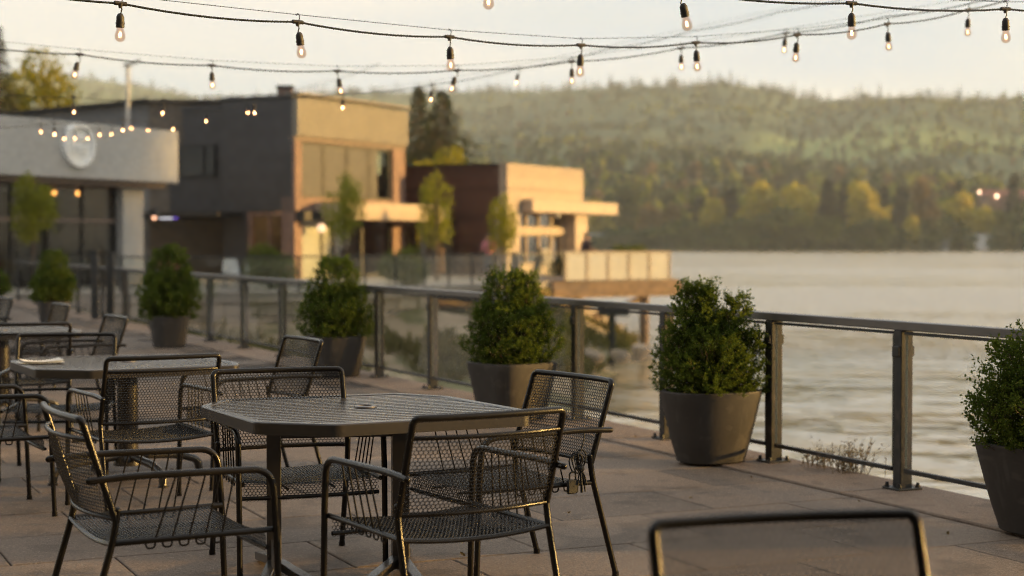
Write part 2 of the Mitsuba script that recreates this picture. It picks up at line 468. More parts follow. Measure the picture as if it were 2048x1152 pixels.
paver_mesh = []
for v in range(2):
    g = 0.0035
    lo, hi = np.array([g, g]), np.array([PQ - g, PR - g])
    b = 0.006
    top = np.array([[lo[0] + b, lo[1] + b, 0], [hi[0] - b, lo[1] + b, 0], [hi[0] - b, hi[1] - b, 0], [lo[0] + b, hi[1] - b, 0]])
    mid = np.array([[lo[0], lo[1], -b * 0.7], [hi[0], lo[1], -b * 0.7], [hi[0], hi[1], -b * 0.7], [lo[0], hi[1], -b * 0.7]])
    bot = mid - [0, 0, 0.03]
    V = np.vstack([top, mid, bot])
    F = [[0, 1, 2], [0, 2, 3]]
    for k in range(4):
        k1 = (k + 1) % 4
        F += [[4 + k, 4 + k1, k1], [4 + k, k1, k], [8 + k, 8 + k1, 4 + k1], [8 + k, 4 + k1, 4 + k]]
    F += [[8, 10, 9], [8, 11, 10]]
    paver_mesh.append(trimesh.Trimesh(V, np.array(F), process=False))
paver_ply = [mikit.ply(paver_mesh[0], f'm_paver{i}') for i in range(3)]
n_pav = 0
far_pavers = []
rp = random.Random(3)
for j in range(-3, 62):
    r0 = 6.0 - 0.005 + (j - 4) * PR + 0.0
    for i in range(0, 36):
        q0 = Q_COP - PQ * (i + 1) + (0.45 if (j % 2) else 0.0)
        if q0 + PQ > Q_COP + 0.01:
            if j % 2 == 0 or i > 0:
                continue
            # the half paver against the coping
            w0, w1 = q0, Q_COP
            c = qr((w0 + w1) / 2, r0 + PR / 2)
            if visible(c[0], c[1], 0.9) and r0 < 12.5:
                m = paver_mesh[0].copy(); m.vertices[:, 0] *= (w1 - w0) / PQ
                part(deck, 'paver', moved(m, MQR @ shift(w0, r0)), f'm_paver{rp.randrange(3)}')
                n_pav += 1
            continue
        c = qr(q0 + PQ / 2, r0 + PR / 2)
        M = MQR @ shift(q0, r0, rp.uniform(-0.0012, 0.0012))
        if visible(c[0], c[1], 0.75) and r0 < 13.2:
            part(deck, 'paver', paver_ply[rp.randrange(3)], None, world=T(M))
            n_pav += 1
        elif visible(c[0], c[1], 3.0) or r0 < 13:
            far_pavers.append(moved(paver_mesh[0], M))
k = part(deck, 'far_pavers', cat(far_pavers), 'm_paver1')
labels[k] = {'label': 'pavers too far or too far aside to tell apart', 'kind': 'stuff'}
for r0 in np.arange(2.0, 46.0, 1.372):
    L = 1.372 - 0.006
    m = box(Q_COP + 0.006, Q_EDGE, r0, r0 + L, -0.05, 0.012, 0.008)
    part(deck, 'coping_stone', moved(m, MQR), 'm_coping')

WZ = -2.5
S = 6000.0
struct('river', (np.array([[-S, -400, WZ], [S, -400, WZ], [S, S, WZ], [-S, S, WZ]]), np.array([[0, 1, 2], [0, 2, 3]])), 'm_water', label='wide rippled river reflecting the pale evening sky')
struct('river_bed', (np.array([[-S, -400, WZ - 3], [S, -400, WZ - 3], [S, S, WZ - 3], [-S, S, WZ - 3]]), np.array([[0, 1, 2], [0, 2, 3]])), 'm_rock')

# ------------------------------------------------------------------ far shore: terrain, forest, trees, houses
RIDGE_PX = np.array([-2600, -900, -200, 115, 200, 267, 325, 400, 520, 600, 700, 800, 917, 1021, 1177, 1285, 1359, 1447, 1517, 1591, 1646, 1748, 1841, 1915, 2007, 2600, 3600, 5200], float)
RIDGE_Y = np.array([250, 190, 150, 150, 160, 171, 179, 196, 197, 196, 186, 187, 184, 182, 173, 168, 170, 163, 173, 194, 199, 195, 189, 197, 199, 210, 240, 320], float)
SHORE = 735.0


def ridge_dist(px):
    return np.interp(px, [-2600, 300, 900, 1500, 2600, 5200], [3300, 3100, 2700, 2350, 2300, 2600])


def terrain(a, D):
    """Height on the ray a = X / Y at depth D."""
    px = 1024 + 3270 * a
    R = ridge_dist(px)
    H = CAM_H + (484.8 - np.interp(px, RIDGE_PX, RIDGE_Y)) / 3270.0 * R
    t = np.clip((D - SHORE) / (R - SHORE), -0.05, 1.35)
    X = a * D
    p = np.stack([X * 0.004, D * 0.004, D * 0], -1)
    n = meshkit.fbm(p, 4, 5) - 0.5
    up = np.where(t < 1, np.clip(t, 0, 1) ** 1.25, np.maximum(1 - (t - 1) * 1.4, 0.3))
    z = H * up + n * 70 * np.clip(t * 2.0, 0, 1) * np.clip((1.0 - t) * 3 + 0.12, 0.12, 1)
    near = np.clip((D - SHORE) / 30.0, -1, 1) * 2.0 - 1.2
    return np.maximum(z, 0) + np.where(t < 0.02, WZ + near + 0.6, WZ + 1.4 + 0.0 * t)


av = np.linspace(-1.15, 1.15, 260)
Dv = np.concatenate([np.linspace(700, 900, 30), np.linspace(920, 4600, 110)])
AA, DD = np.meshgrid(av, Dv, indexing='ij')
ZZ = terrain(AA, DD)
struct('hill', grid_mesh(np.stack([AA * DD, DD, ZZ], -1)), 'm_hill', True, label='long wooded hill across the river')

BLOB = trimesh.Trimesh([[1, 0, 0], [-1, 0, 0], [0, 1, 0], [0, -1, 0], [0, 0, 1], [0, 0, -1.0]], [[0, 2, 4], [2, 1, 4], [1, 3, 4], [3, 0, 4], [2, 0, 5], [1, 2, 5], [3, 1, 5], [0, 3, 5]], process=False).subdivide()
BLOB.vertices /= np.linalg.norm(BLOB.vertices, axis=1, keepdims=True)


def far_tree_mesh(kind, rng, h, w):
    """Low tree of a few lumps of foliage for trees a kilometre away."""
    ms = []
    if kind == 'conifer':
        for k in range(5):
            z0, z1 = h * (0.06 + 0.18 * k), h * (0.30 + 0.18 * k)
            z1 = min(z1, h)
            r = w * 0.5 * (1.0 - 0.19 * k)
            n = 7
            ang = np.arange(n) / n * 2 * np.pi + rng.uniform(0, 6)
            rr = r * rng.uniform(0.65, 1.15, n)
            V = np.vstack([np.c_[rr * np.cos(ang), rr * np.sin(ang), np.full(n, z0) - h * 0.02 * rng.uniform(0, 1, n)], [[0, 0, z1]]])
            ms.append((V, np.array([[j, (j + 1) % n, n] for j in range(n)])))
    else:
        for k in range(5):
            v = BLOB.vertices * (1 + 0.28 * rng.normal(size=(len(BLOB.vertices), 1)))
            c = np.array([rng.normal() * w * 0.17, rng.normal() * w * 0.17, h * (0.38 + 0.12 * k)])
            ms.append((v * [w * 0.34, w * 0.34, h * 0.20] + c, BLOB.faces))
    return cat(ms)


rf = np.random.default_rng(11)
protos = {}
for kind, key in (('conifer', 'm_far_dark'), ('broad', 'm_far_green'), ('broad2', 'm_far_yellow'), ('broad3', 'm_far_rust')):
    protos[kind] = ([far_tree_mesh('conifer' if kind == 'conifer' else 'broad', rf, 1.0, 0.42 if kind == 'conifer' else 0.62) for _ in range(4)], key)


def scatter(n, amin, amax, dmin, dmax, hmin, hmax, mixw, rng, skip_prob=None):
    out = {k: [] for k in protos}
    kinds = list(protos)
    a = rng.uniform(amin, amax, n)
    D = dmin + (dmax - dmin) * rng.uniform(0, 1, n) ** 1.1
    z = terrain(a, D)
    for i in range(n):
        px = 1024 + 3270 * a[i]
        if D[i] > ridge_dist(px) * 1.03:
            continue
        patch = meshkit.fbm(np.array([[a[i] * D[i] * 0.006, D[i] * 0.006, 7.0]]), 2, 2)[0]
        w = np.array(mixw, float).copy()
        if dmin > 1000:
            w = np.array([0.5, 1.7, 1.3, 0.15]) if patch > 0.55 else np.array([1.7, 1.7, 0.07, 0.05])
        elif patch > 0.55:
            w = w * [0.4, 1.2, 3.0, 1.3]
        k = kinds[rng.choice(4, p=w / w.sum())]
        m = protos[k][0][rng.integers(4)]
        h = rng.uniform(hmin, hmax) * (1.15 if k == 'conifer' else 0.85)
        c, s = math.cos(i * 1.7), math.sin(i * 1.7)
        v = m.vertices * h
        v = np.c_[v[:, 0] * c - v[:, 1] * s, v[:, 0] * s + v[:, 1] * c, v[:, 2]] + [a[i] * D[i], D[i], z[i] - 0.04 * h]
        out[k].append((v, m.faces))
    return out


forest = {k: [] for k in protos}
for args in [(1500, -0.42, 0.42, 790, 1150, 12, 21, (1.1, 0.9, 1.5, 0.5)), (5200, -0.42, 0.42, 1150, 2300, 7, 11, (1.8, 1.3, 0.55, 0.2)), (1000, -0.42, 0.42, 2150, 3450, 8, 14, (3, 0.8, 0.15, 0.05)),
             (700, 0.42, 1.0, 790, 2400, 14, 22, (1.5, 1.2, 0.4, 0.1)), (700, -1.0, -0.42, 790, 3000, 14, 22, (1.5, 1.2, 0.4, 0.1))]:
    for k, v in scatter(*args, rf).items():
        forest[k] += v
# ridge line: conifers standing on the crest
for i in range(420):
    a = rf.uniform(-0.34, 0.34); px = 1024 + 3270 * a
    D = ridge_dist(px) * rf.uniform(0.985, 1.01)
    m = protos['conifer'][0][rf.integers(4)]
    h = rf.uniform(9, 17) if rf.uniform() < 0.9 else rf.uniform(18, 26)
    forest['conifer'].append((m.vertices * [h * 0.9, h * 0.9, h] + [a * D, D, float(terrain(np.array([a]), np.array([D]))[0]) - 1.0], m.faces))
fk = {'conifer': 'dark conifer forest covering the far hillside', 'broad': 'green broadleaf wood on the far hillside', 'broad2': 'yellow green spring trees scattered on the far hillside', 'broad3': 'rust brown trees scattered on the far hillside'}
for k, v in forest.items():
    key = part(None, {'conifer': 'conifer_forest', 'broad': 'broadleaf_forest', 'broad2': 'spring_woodland', 'broad3': 'rusty_woodland'}[k], cat(v), protos[k][1])
    labels[key] = {'label': fk[k], 'category': 'forest', 'kind': 'stuff'}

# undergrowth along the far waterline
us = []
for i in range(900):
    a = rf.uniform(-0.2, 0.42); D = rf.uniform(728, 800)
    h = rf.uniform(4, 11)
    m = protos['broad'][0][rf.integers(4)]
    us.append((m.vertices * [h * 1.5, h * 1.5, h * 1.25] + [a * D, D, WZ + 0.2 - 0.3 * h], m.faces))
key = part(None, 'shore_scrub', cat(us), 'm_far_green')
labels[key] = {'label': 'low green scrub along the far waterline', 'category': 'scrub', 'kind': 'stuff'}


def crown_cloud(lumps, n, size, rng, width=0.6):
    """Leaf clumps through ellipsoid lumps (cx, cy, cz, rx, ry, rz)."""
    P, A = [], []
    vol = np.array([l[3] * l[4] * l[5] for l in lumps]); vol = vol ** 0.75 / (vol ** 0.75).sum()
    for l, w in zip(lumps, vol):
        k = max(8, int(n * w))
        d = rng.normal(size=(k, 3)); d /= np.linalg.norm(d, axis=1, keepdims=True)
        rad = rng.uniform(0.25, 1.0, k) ** 0.45
        P.append(np.array(l[:3]) + d * rad[:, None] * np.array(l[3:]) * (1 + 0.12 * rng.normal(size=(k, 1))))
        A.append(d + rng.normal(size=(k, 3)) * 0.7)
    return leaves(np.vstack(P), np.vstack(A), size, width, rng)


def shore_tree(px, y_top, D, wpx, kind, label, y_base=498):
    """One tree of the far bank, from its measured angular place to its real size at depth D."""
    a = (px - 1024) / 3270.0
    rng = np.random.default_rng(int(px) + 17)
    h = (y_base - y_top) / 3270.0 * D
    w = wpx / 3270.0 * D
    z0 = WZ + (1.0 if D < 770 else 2.5)
    names = {'dark': ('conifer', 'm_far_dark'), 'green': ('broadleaf_tree', 'm_shore_green'), 'yellow': ('broadleaf_tree', 'm_shore_yellow'), 'rust': ('broadleaf_tree', 'm_shore_rust')}
    t = thing(names[kind][0], label, 'tree', 'trees along the far shore')
    W = place(a * D, D, z0)
    part(t, 'trunk', tube([[0, 0, -1], [0.2, 0, h * 0.4], [0, 0, h * 0.85]], [w * 0.03 + 0.25, w * 0.02 + 0.15, 0.08], 7), 'm_wood_stem', 40, world=W)
    if kind == 'dark':
        P, A = [], []
        nl = 1500
        z = h * (0.05 + 0.95 * rng.uniform(0, 1, nl) ** 1.25)
        ang = rng.uniform(0, 2 * np.pi, nl)
        rad = w * 0.5 * (1.02 - z / h) * rng.uniform(0.35, 1.05, nl) * (0.8 + 0.35 * np.sin(z / h * 55))
        P = np.c_[rad * np.cos(ang), rad * np.sin(ang), z]
        A = np.c_[np.cos(ang), np.sin(ang), -0.35 + 0.3 * rng.normal(size=nl)]
        m = leaves(P, A, 0.10 * w + 1.0, 0.7, rng)
    else:
        lumps = []
        for q in range(9):
            s = q / 8.0
            rr = w * (0.22 + 0.13 * math.sin(math.pi * min(1, s * 1.05)))
            lumps.append((rng.normal() * w * 0.14 * (1 - 0.5 * s), rng.normal() * w * 0.14, h * (0.16 + 0.72 * s), rr, rr, h * 0.13))
        m = crown_cloud(lumps, 1700, 0.09 * w + 0.9, rng, 0.8)
    part(t, 'crown', m, names[kind][1], world=W)
    return t


for spec in [
    (1195, 402, 760, 60, 'yellow', 'yellow green tree on the far bank just right of the timber pavilion roof slab'),
    (1252, 378, 780, 75, 'green', 'green tree on the far bank, tall, above the right end of the pier railing'),
    (1300, 415, 755, 60, 'rust', 'rust tinted tree on the far bank right of the pavilion'),
    (1345, 412, 750, 58, 'rust', 'reddish brown tree on the far bank above the fourth planter shrub'),
    (1400, 395, 765, 62, 'dark', 'dark conifer on the far bank above the fourth planter shrub'),
    (1425, 402, 745, 56, 'yellow', 'small yellow tree between two dark conifers on the far bank'),
    (1462, 385, 770, 60, 'dark', 'dark conifer left of the wide yellow tree on the far bank'),
    (1520, 372, 752, 90, 'yellow', 'yellow topped tree at the left of the broad yellow clump on the far bank'),
    (1590, 376, 750, 110, 'yellow', 'broadest yellow topped tree on the middle of the far bank'),
    (1560, 425, 738, 150, 'green', 'wide low green tree under the yellow clump on the far bank'),
    (1655, 362, 748, 66, 'dark', 'dark conifer right of the broad yellow tree on the far bank'),
    (1690, 368, 756, 60, 'dark', 'second dark conifer right of the broad yellow tree'),
    (1725, 368, 742, 82, 'yellow', 'rounded yellow tree between dark conifers on the far bank'),
    (1765, 372, 752, 56, 'dark', 'dark conifer right of the rounded yellow tree'),
    (1800, 374, 762, 52, 'dark', 'dark conifer behind the small bright yellow pointed tree'),
    (1843, 358, 768, 60, 'rust', 'tall rust brown tree behind the pointed yellow tree'),
    (1822, 408, 735, 36, 'yellow', 'small bright yellow pointed tree at the far waterline', 470),
    (1872, 405, 737, 26, 'rust', 'small rust tree right of the pointed yellow tree', 470),
    (1918, 390, 748, 70, 'yellow', 'yellow green tree left of the red roofed lodge on the far bank'),
    (1962, 420, 742, 60, 'yellow', 'low yellow tree below the red roofed lodge'),
    (1915, 372, 770, 36, 'dark', 'slim dark conifer left of the red roofed lodge'),
    (2026, 330, 775, 44, 'dark', 'tallest dark pointed conifer at the right end of the far bank', 470),
    (2010, 430, 740, 90, 'green', 'dense green tree below the lodge at the right end of the far bank'),
    (2070, 400, 745, 90, 'green', 'green tree at the very right edge of the far bank'),
    (1890, 440, 738, 110, 'green', 'low dark green tree beside the white house on the far bank'),
    (1640, 440, 736, 120, 'green', 'low green tree at the far waterline under the dark conifers'),
    (1470, 445, 736, 130, 'green', 'low green tree at the far waterline under the small yellow tree'),
    (1360, 450, 738, 120, 'green', 'low green tree at the far waterline above the fourth shrub'),
    (1740, 445, 736, 110, 'green', 'low green tree at the far waterline under the rounded yellow tree'),
]:
    shore_tree(*spec)


def house(name, px, yb, D, w, dpt, hw, hr, wall, roof, label, rot=0.0, z=None):
    a = (px - 1024) / 3270.0
    zb = CAM_H + (484.8 - yb) / 3270.0 * D
    t = thing(name, label, 'house')
    M = T().translate([a * D, D, zb]) @ T().rotate([0, 0, 1], rot)
    part(t, 'wall', box(-w / 2, w / 2, -dpt / 2, dpt / 2, -3.0, hw), wall, world=M)
    V = np.array([[-w / 2 - .5, -dpt / 2 - .5, hw], [w / 2 + .5, -dpt / 2 - .5, hw], [w / 2 + .5, dpt / 2 + .5, hw], [-w / 2 - .5, dpt / 2 + .5, hw], [-w / 2 - .5, 0, hw + hr], [w / 2 + .5, 0, hw + hr]])
    F = np.array([[0, 1, 5], [0, 5, 4], [2, 3, 4], [2, 4, 5], [0, 4, 3], [1, 2, 5], [0, 2, 1], [0, 3, 2]])
    part(t, 'roof', (V, F), roof, world=M)
    for i in range(max(2, int(w / 4))):
        x = -w / 2 + (i + 0.5) * w / max(2, int(w / 4))
        part(t, 'window', box(x - 0.6, x + 0.6, -dpt / 2 - 0.06, -dpt / 2 + 0.1, hw * 0.35, hw * 0.75), 'm_dark', world=M)
    return t, M


house('house', 1962, 486, 733, 8.0, 7, 2.8, 1.2, 'm_shell', 'm_house_grey', 'small white house at the far waterline on the right')
house('house', 1882, 491, 731, 5.0, 5, 2.0, 1.2, 'm_house_grey', 'm_house_grey', 'tiny pale boathouse at the far waterline left of the white house')
house('house', 1318, 366, 1240, 26, 10, 5.0, 3.0, 'm_house_grey', 'm_house_grey', 'long grey house on the lower hillside right of the pavilion', 10)
house('house', 1190, 482, 737, 9, 5, 2.2, 1.0, 'm_house_grey', 'm_house_grey', 'low grey boathouse at the far waterline beside the pavilion')
lodge, ML = house('lodge', 2016, 408, 792, 26, 10, 4.2, 2.6, 'm_brick_brown', 'm_roof_red', 'red roofed lodge with lit lamps on the far bank at the right edge')
for x, z in ((-7.5, 3.6), (8.0, 3.4)):
    part(lodge, 'lamp', uv_sphere(0.42, (x, -6.4, z), 6), 'm_warm', True, world=ML, **lamp(3.2, 1.9, 1.2))
t = thing('street_lamp', 'lit street lamp on the far bank left of the red roofed lodge', 'street lamp')
a = (1958 - 1024) / 3270 * 780
part(t, 'pole', tube([[a, 780, 0], [a, 780, 25.0]], 0.12, 6), 'm_dark')
part(t, 'lamp_head', uv_sphere(0.40, (a, 780, 25.4), 6), 'm_warm', True, **lamp(2.4, 1.4, 0.9))

# ------------------------------------------------------------------ added unseen wooded point at the right, made to shade deck and near buildings
rw = np.random.default_rng(23)
pt = []
for i in range(40):
    for j in range(16):
        pt.append(0)
gx = np.linspace(44, 96, 20); gy = np.linspace(-40, 66, 30)
GX, GY = np.meshgrid(gx, gy, indexing='ij')
edge = np.minimum(np.minimum(GX - 44, 96 - GX), np.minimum(GY + 40, 66 - GY))
struct('added_shade_point', grid_mesh(np.stack([GX, GY, WZ - 1.0 + np.clip(edge * 0.5, 0, 3.2)], -1)), 'm_bank', True, label='added unseen ground off to the right, under the shading trees')


def broad_tree(x, y, z0, h, w, mat, name, label, group, n=2600, seed=0, lean=0.0):
    rng = np.random.default_rng(seed)
    t = thing(name, label, 'tree', group)
    W = place(x, y, z0)
    br = [tube([[0, 0, -0.3], [0.05 * w, 0, h * 0.3], [lean, 0, h * 0.8]], [0.028 * h, 0.02 * h, 0.006 * h], 8)]
    lumps = []
    for q in range(11):
        s = q / 10.0
        ang = rng.uniform(0, 6.28); rr = w * 0.5 * rng.uniform(0.2, 0.72) * math.sin(math.pi * (0.18 + 0.75 * s))
        c = np.array([rr * math.cos(ang) + lean * s, rr * math.sin(ang), h * (0.30 + 0.60 * s)])
        br.append(tube([[0.03 * w, 0, h * (0.2 + 0.4 * s)], c], [0.008 * h, 0.003 * h], 5))
        r = w * rng.uniform(0.16, 0.27)
        lumps.append((*c, r, r, r * 0.8))
    part(t, 'trunk', cat(br), 'm_wood_stem', 40, world=W)
    part(t, 'crown', crown_cloud(lumps, n, 0.032 * w + 0.10, rng, 0.75), mat, world=W)
    return t


for i in range(24):  # unseen trees, heights and gaps chosen for the shade they cast
    y = -34 + i * 5.1 if i < 19 else 42.5 + 4.0 * (i - 19)
    hh = rw.uniform(8.5, 10.8) if y < 22 else rw.uniform(21, 25)
    broad_tree(50 + rw.uniform(-2, 9) if i < 19 else 70 + rw.uniform(-2, 3), y, -0.6, hh, hh * (0.60 if y < 22 else 0.42), 'm_bush', 'added_shade_tree', 'added unseen tree off to the right, shading the deck and near buildings', 'added shading trees off to the right', 3000 if y < 22 else 4500, 300 + i)

# added unseen building behind the camera; closes off sky to darken the terrace
cafe = thing('added_shade_building', 'added unseen dark building behind the viewer, blocking sky light from the terrace', 'building')
MCF = frame_m((0, 0, 0), (PE[0], PE[1], 0), (RE[0], RE[1], 0))
part(cafe, 'wall', moved(box(-22, 5.0, -4.2, -3.9, 0.0, 6.2), MCF), 'm_slate')
part(cafe, 'eaves', moved(box(-22, 5.3, -4.5, 0.6, 3.3, 3.55), MCF), 'm_dark')
part(cafe, 'upper_wall', moved(box(-22, 5.0, -3.88, -2.5, 3.56, 7.4), MCF), 'm_slate')
part(cafe, 'wall', moved(box(-5.0, -4.7, -3.88, 11.0, 0.0, 6.5), MCF), 'm_slate')  # side wing added to darken the left of the terrace
part(cafe, 'eaves', moved(box(-5.3, -3.2, 0.62, 11.3, 3.3, 3.55), MCF), 'm_dark')
for i in range(7):
    x0 = -20 + i * 3.5
    part(cafe, 'window', moved(box(x0, x0 + 2.6, -3.898, -3.86, 0.3, 2.7), MCF), 'm_room')

# ------------------------------------------------------------------ the terrace across the inlet: bank, wall, pavement
E1 = np.array([0.475, 0.880]); E2 = np.array([-0.880, 0.475])
EDGE = np.array([[-40, 41.0], [-14, 44.5], [-6.0, 46.5], [-2.6, 52.0], [0.2, 57.6], [1.65, 59.6], [3.2, 62.6], [4.0, 90.0], [-40, 110.0]])
import shapely
import shapely.geometry as sg
poly = sg.Polygon(EDGE)
struct('terrace', trimesh.creation.extrude_polygon(poly, 0.22).apply_translation([0, 0, -0.22]), 'm_terrace', label='paved terrace in front of the buildings across the inlet')
# bank under the terrace
bx = np.linspace(-42, 9.5, 120); by = np.linspace(36, 92, 120)
BX, BY = np.meshgrid(bx, by, indexing='ij')
dist = shapely.distance(shapely.points(BX.ravel(), BY.ravel()), poly).reshape(BX.shape)
ins = shapely.contains_xy(poly, BX.ravel(), BY.ravel()).reshape(BX.shape)
din = shapely.distance(shapely.points(BX.ravel(), BY.ravel()), poly.exterior).reshape(BX.shape)
sd = np.where(ins, -din, dist)
nb = meshkit.fbm(np.stack([BX * 0.35, BY * 0.35, BX * 0], -1), 4, 8) - 0.5
BZ = -1.0 - 0.125 * np.maximum(sd, -3) + nb * 0.9 - 0.9 * np.clip((BX - 5.0) / 3.0, 0, 1) - 1.4 * np.clip((BX - 1.0) / 4, 0, 1)
BZ = np.where(sd < -0.3, np.minimum(BZ, -0.5), BZ)
struct('bank', grid_mesh(np.stack([BX, BY, BZ], -1)), 'm_bank', True, label='sunlit sandy bank with patches of grass below the terrace')

rg = np.random.default_rng(31)
gx_, gy_ = rg.uniform(-14, 7, 30000), rg.uniform(40, 62, 30000)
gd = shapely.distance(shapely.points(gx_, gy_), poly)
from scipy.interpolate import RegularGridInterpolator
gz_ = RegularGridInterpolator((bx, by), BZ)(np.c_[gx_, gy_])
gp = meshkit.fbm(np.c_[gx_ * 0.5, gy_ * 0.5, gx_ * 0], 3, 12)
ok_ = (gd > 0.3) & (gz_ > WZ + 0.12) & (gp > 0.50)
P_ = np.c_[gx_, gy_, gz_ - 0.02][ok_]
k = part(None, 'bank_grass', leaves(P_, np.c_[rg.normal(size=(len(P_), 2)) * 0.5, np.ones(len(P_))], 0.42, 0.16, rg, 0.2, 0.5), 'm_dry_grass')
labels[k] = {'label': 'rough dry grass on the bank below the far terrace', 'category': 'grass', 'kind': 'stuff'}

# block retaining wall
t = thing('retaining_wall', 'beige concrete block retaining wall across the inlet', 'wall')


def wall_run(p0, p1, z0, rows, bl, bh, parent):
    d = p1 - p0; L = np.linalg.norm(d); d = d / L
    nrm = np.array([d[1], -d[0]])
    M = frame_m((p0[0], p0[1], 0), (d[0], d[1], 0), (-nrm[0], -nrm[1], 0))
    part(parent, 'backing', moved(box(-0.05, L + 0.05, 0.06, 0.5, -3.2, z0 - 0.01), M), 'm_joint')
    for r in range(rows):
        zt = z0 - r * bh
        o = -bl * 0.5 * (r % 2)
        n = int(L / bl) + 2
        for i in range(n):
            a, b = max(0, o + i * bl + 0.012), min(L, o + (i + 1) * bl - 0.012)
            if b - a < 0.1:
                continue
            pr = rp.uniform(-0.02, 0.02)
            part(parent, 'block', moved(box(a, b, pr, 0.3, zt - bh + 0.015, zt - 0.012, 0.02), M), f'm_block{rp.randrange(3)}')
    part(parent, 'cap', moved(box(-0.1, L + 0.1, -0.08, 0.4, z0, z0 + 0.12, 0.015), M), 'm_concrete')


wall_run(np.array([-15.5, 44.27]), np.array([-6.05, 46.47]), -0.30, 6, 0.95, 0.40, t)
wall_run(np.array([-6.0, 46.5]), np.array([-2.65, 51.9]), -0.30, 4, 0.95, 0.40, t)

# boulders on the bank
for i, (px, y, r) in enumerate([(905, 640, .8), (940, 668, .55), (978, 690, .6), (930, 700, .45), (1040, 640, .7), (1090, 655, .55), (1010, 720, .5), (1130, 690, .5), (1185, 712, .6), (1240, 716, .5), (1280, 708, .55), (880, 690, .5), (1060, 735, .4)]):
    D = (CAM_H + 1.9) * 3270 / (y - 484.8)
    X = (px - 1024) / 3270 * D
    rng = np.random.default_rng(50 + i)
    pp = rng.normal(size=(16, 3)); pp /= np.linalg.norm(pp, axis=1, keepdims=True)
    m = trimesh.convex.convex_hull(pp * rng.uniform(0.8, 1.1, (16, 1))).subdivide().subdivide()
    nn = meshkit.fbm(m.vertices * 2.4 + i * 5, 3, 4)[:, None]
    m.vertices *= (0.85 + 0.3 * nn) * [1.15, 0.9, 0.62] * r * 0.85
    m.apply_transform(rotz(rng.uniform(0, 6)))
    k = part(None, 'boulder', m.apply_translation([X, D, -2.0 + 0.25 * r]), 'm_rock', 35)
    labels[k] = {'label': 'sunlit boulder lying on the bank below the far terrace', 'category': 'boulder', 'group': 'boulders on the bank'}

# terrace railing, metal posts with clear glass
rl = thing('terrace_railing', 'dark posted glass railing along the edge of the far terrace', 'railing')


def rail_run(parent, pts, hgt, spacing, post_w, pane_mat, z0=0.0, rail_h=0.05, hm='m_post'):
    pts = [np.array(p, float) for p in pts]
    for a, b in zip(pts[:-1], pts[1:]):
        L = np.linalg.norm(b - a); d = (b - a) / L
        n = max(1, round(L / spacing))
        part(parent, 'top_rail', beam([*a, z0 + hgt], [*b, z0 + hgt], 0.06, rail_h), hm)
        for i in range(n):
            p = a + d * L * i / n; q = a + d * L * (i + 1) / n
            part(parent, 'post', box(p[0] - post_w / 2, p[0] + post_w / 2, p[1] - post_w / 2, p[1] + post_w / 2, z0, z0 + hgt - rail_h / 2), 'm_post')
            u, v = p + d * (post_w / 2 + 0.03), q - d * (post_w / 2 + 0.03)
            part(parent, 'glass_panel', (np.array([[*u, z0 + 0.1], [*v, z0 + 0.1], [*v, z0 + hgt - 0.05], [*u, z0 + hgt - 0.05]]), np.array([[0, 1, 2], [0, 2, 3]])), pane_mat)


rail_run(rl, [(-22, 43.9), (-14.1, 44.8), (-6.1, 46.8), (-2.8, 52.2), (0.1, 57.8), (1.7, 59.75)], 1.0, 1.75, 0.06, 'm_glass_far')

# the pier: frosted panels catching the sun, timber deck on columns
pier = thing('pier', 'timber pier deck on columns at the end of the far terrace', 'pier')
PA, PB = np.array([1.92, 59.3]), np.array([6.03, 62.0])
pd = (PB - PA) / np.linalg.norm(PB - PA); LP = float(np.linalg.norm(PB - PA))
MPI = frame_m((PA[0], PA[1], 0), (pd[0], pd[1], 0), (-pd[1], pd[0], 0))
for i in range(3):
    part(pier, 'fascia_beam', moved(box(-0.5, LP + 0.4, 0.02 - 0.03 * (i % 2), 0.2, -0.62 + 0.2 * i, -0.432 + 0.2 * i, 0.01), MPI), 'm_timber')
part(pier, 'fascia_beam', moved(box(LP + 0.42, LP + 0.6, 0.0, 6.0, -0.6, -0.03, 0.02), MPI), 'm_timber')
part(pier, 'deck', moved(box(-0.4, LP + 0.5, 0.21, 9, -0.19, 0.014), MPI), 'm_timber')
for x, y in ((3.95, 0.4), (0.7, 0.45), (-0.9, 0.3), (4.3, 5.2), (2.0, 5.6)):
    part(pier, 'column', moved(tube([[x, y, -5], [x, y, -0.64]], 0.19, 10), MPI), 'm_timber', 40)
part(pier, 'brace', moved(beam([1.6, 0.4, -1.35], [3.8, 0.4, -0.72], 0.16, 0.2), MPI), 'm_timber')
part(pier, 'brace', moved(beam([3.0, 5.3, -1.35], [4.2, 5.3, -0.72], 0.16, 0.2), MPI), 'm_timber')
pr = thing('pier_railing', 'row of frosted panels glowing in the low sun along the pier', 'railing')
xs = np.linspace(0.05, LP - 0.05, 6)
for i in range(5):
    part(pr, 'frosted_panel', moved(box(xs[i] + 0.07, xs[i + 1] - 0.07, 0.035, 0.047, 0.02, 1.02), MPI), 'm_frost', label='frosted panel glowing in the sun')
for i in range(6):
    part(pr, 'post', moved(box(xs[i] - 0.035, xs[i] + 0.035, 0.0, 0.09, 0.016, 1.03), MPI), 'm_tan_wood')
part(pr, 'top_rail', moved(box(xs[0] - 0.05, xs[-1] + 0.05, 0.0, 0.10, 1.031, 1.085, 0.01), MPI), 'm_tan_wood')
part(pr, 'top_rail', moved(box(LP - 0.03, LP + 0.06, 0.13, 7.4, 1.031, 1.08, 0.01), MPI), 'm_tan_wood')
for i in range(4):
    part(pr, 'frosted_panel', moved(box(LP + 0.0, LP + 0.012, 0.2 + 1.8 * i, 1.9 + 1.8 * i, 0.02, 1.02), MPI), 'm_frost')
t = thing('planter_box', 'long planter of low green leaves on the pier railing', 'planter')
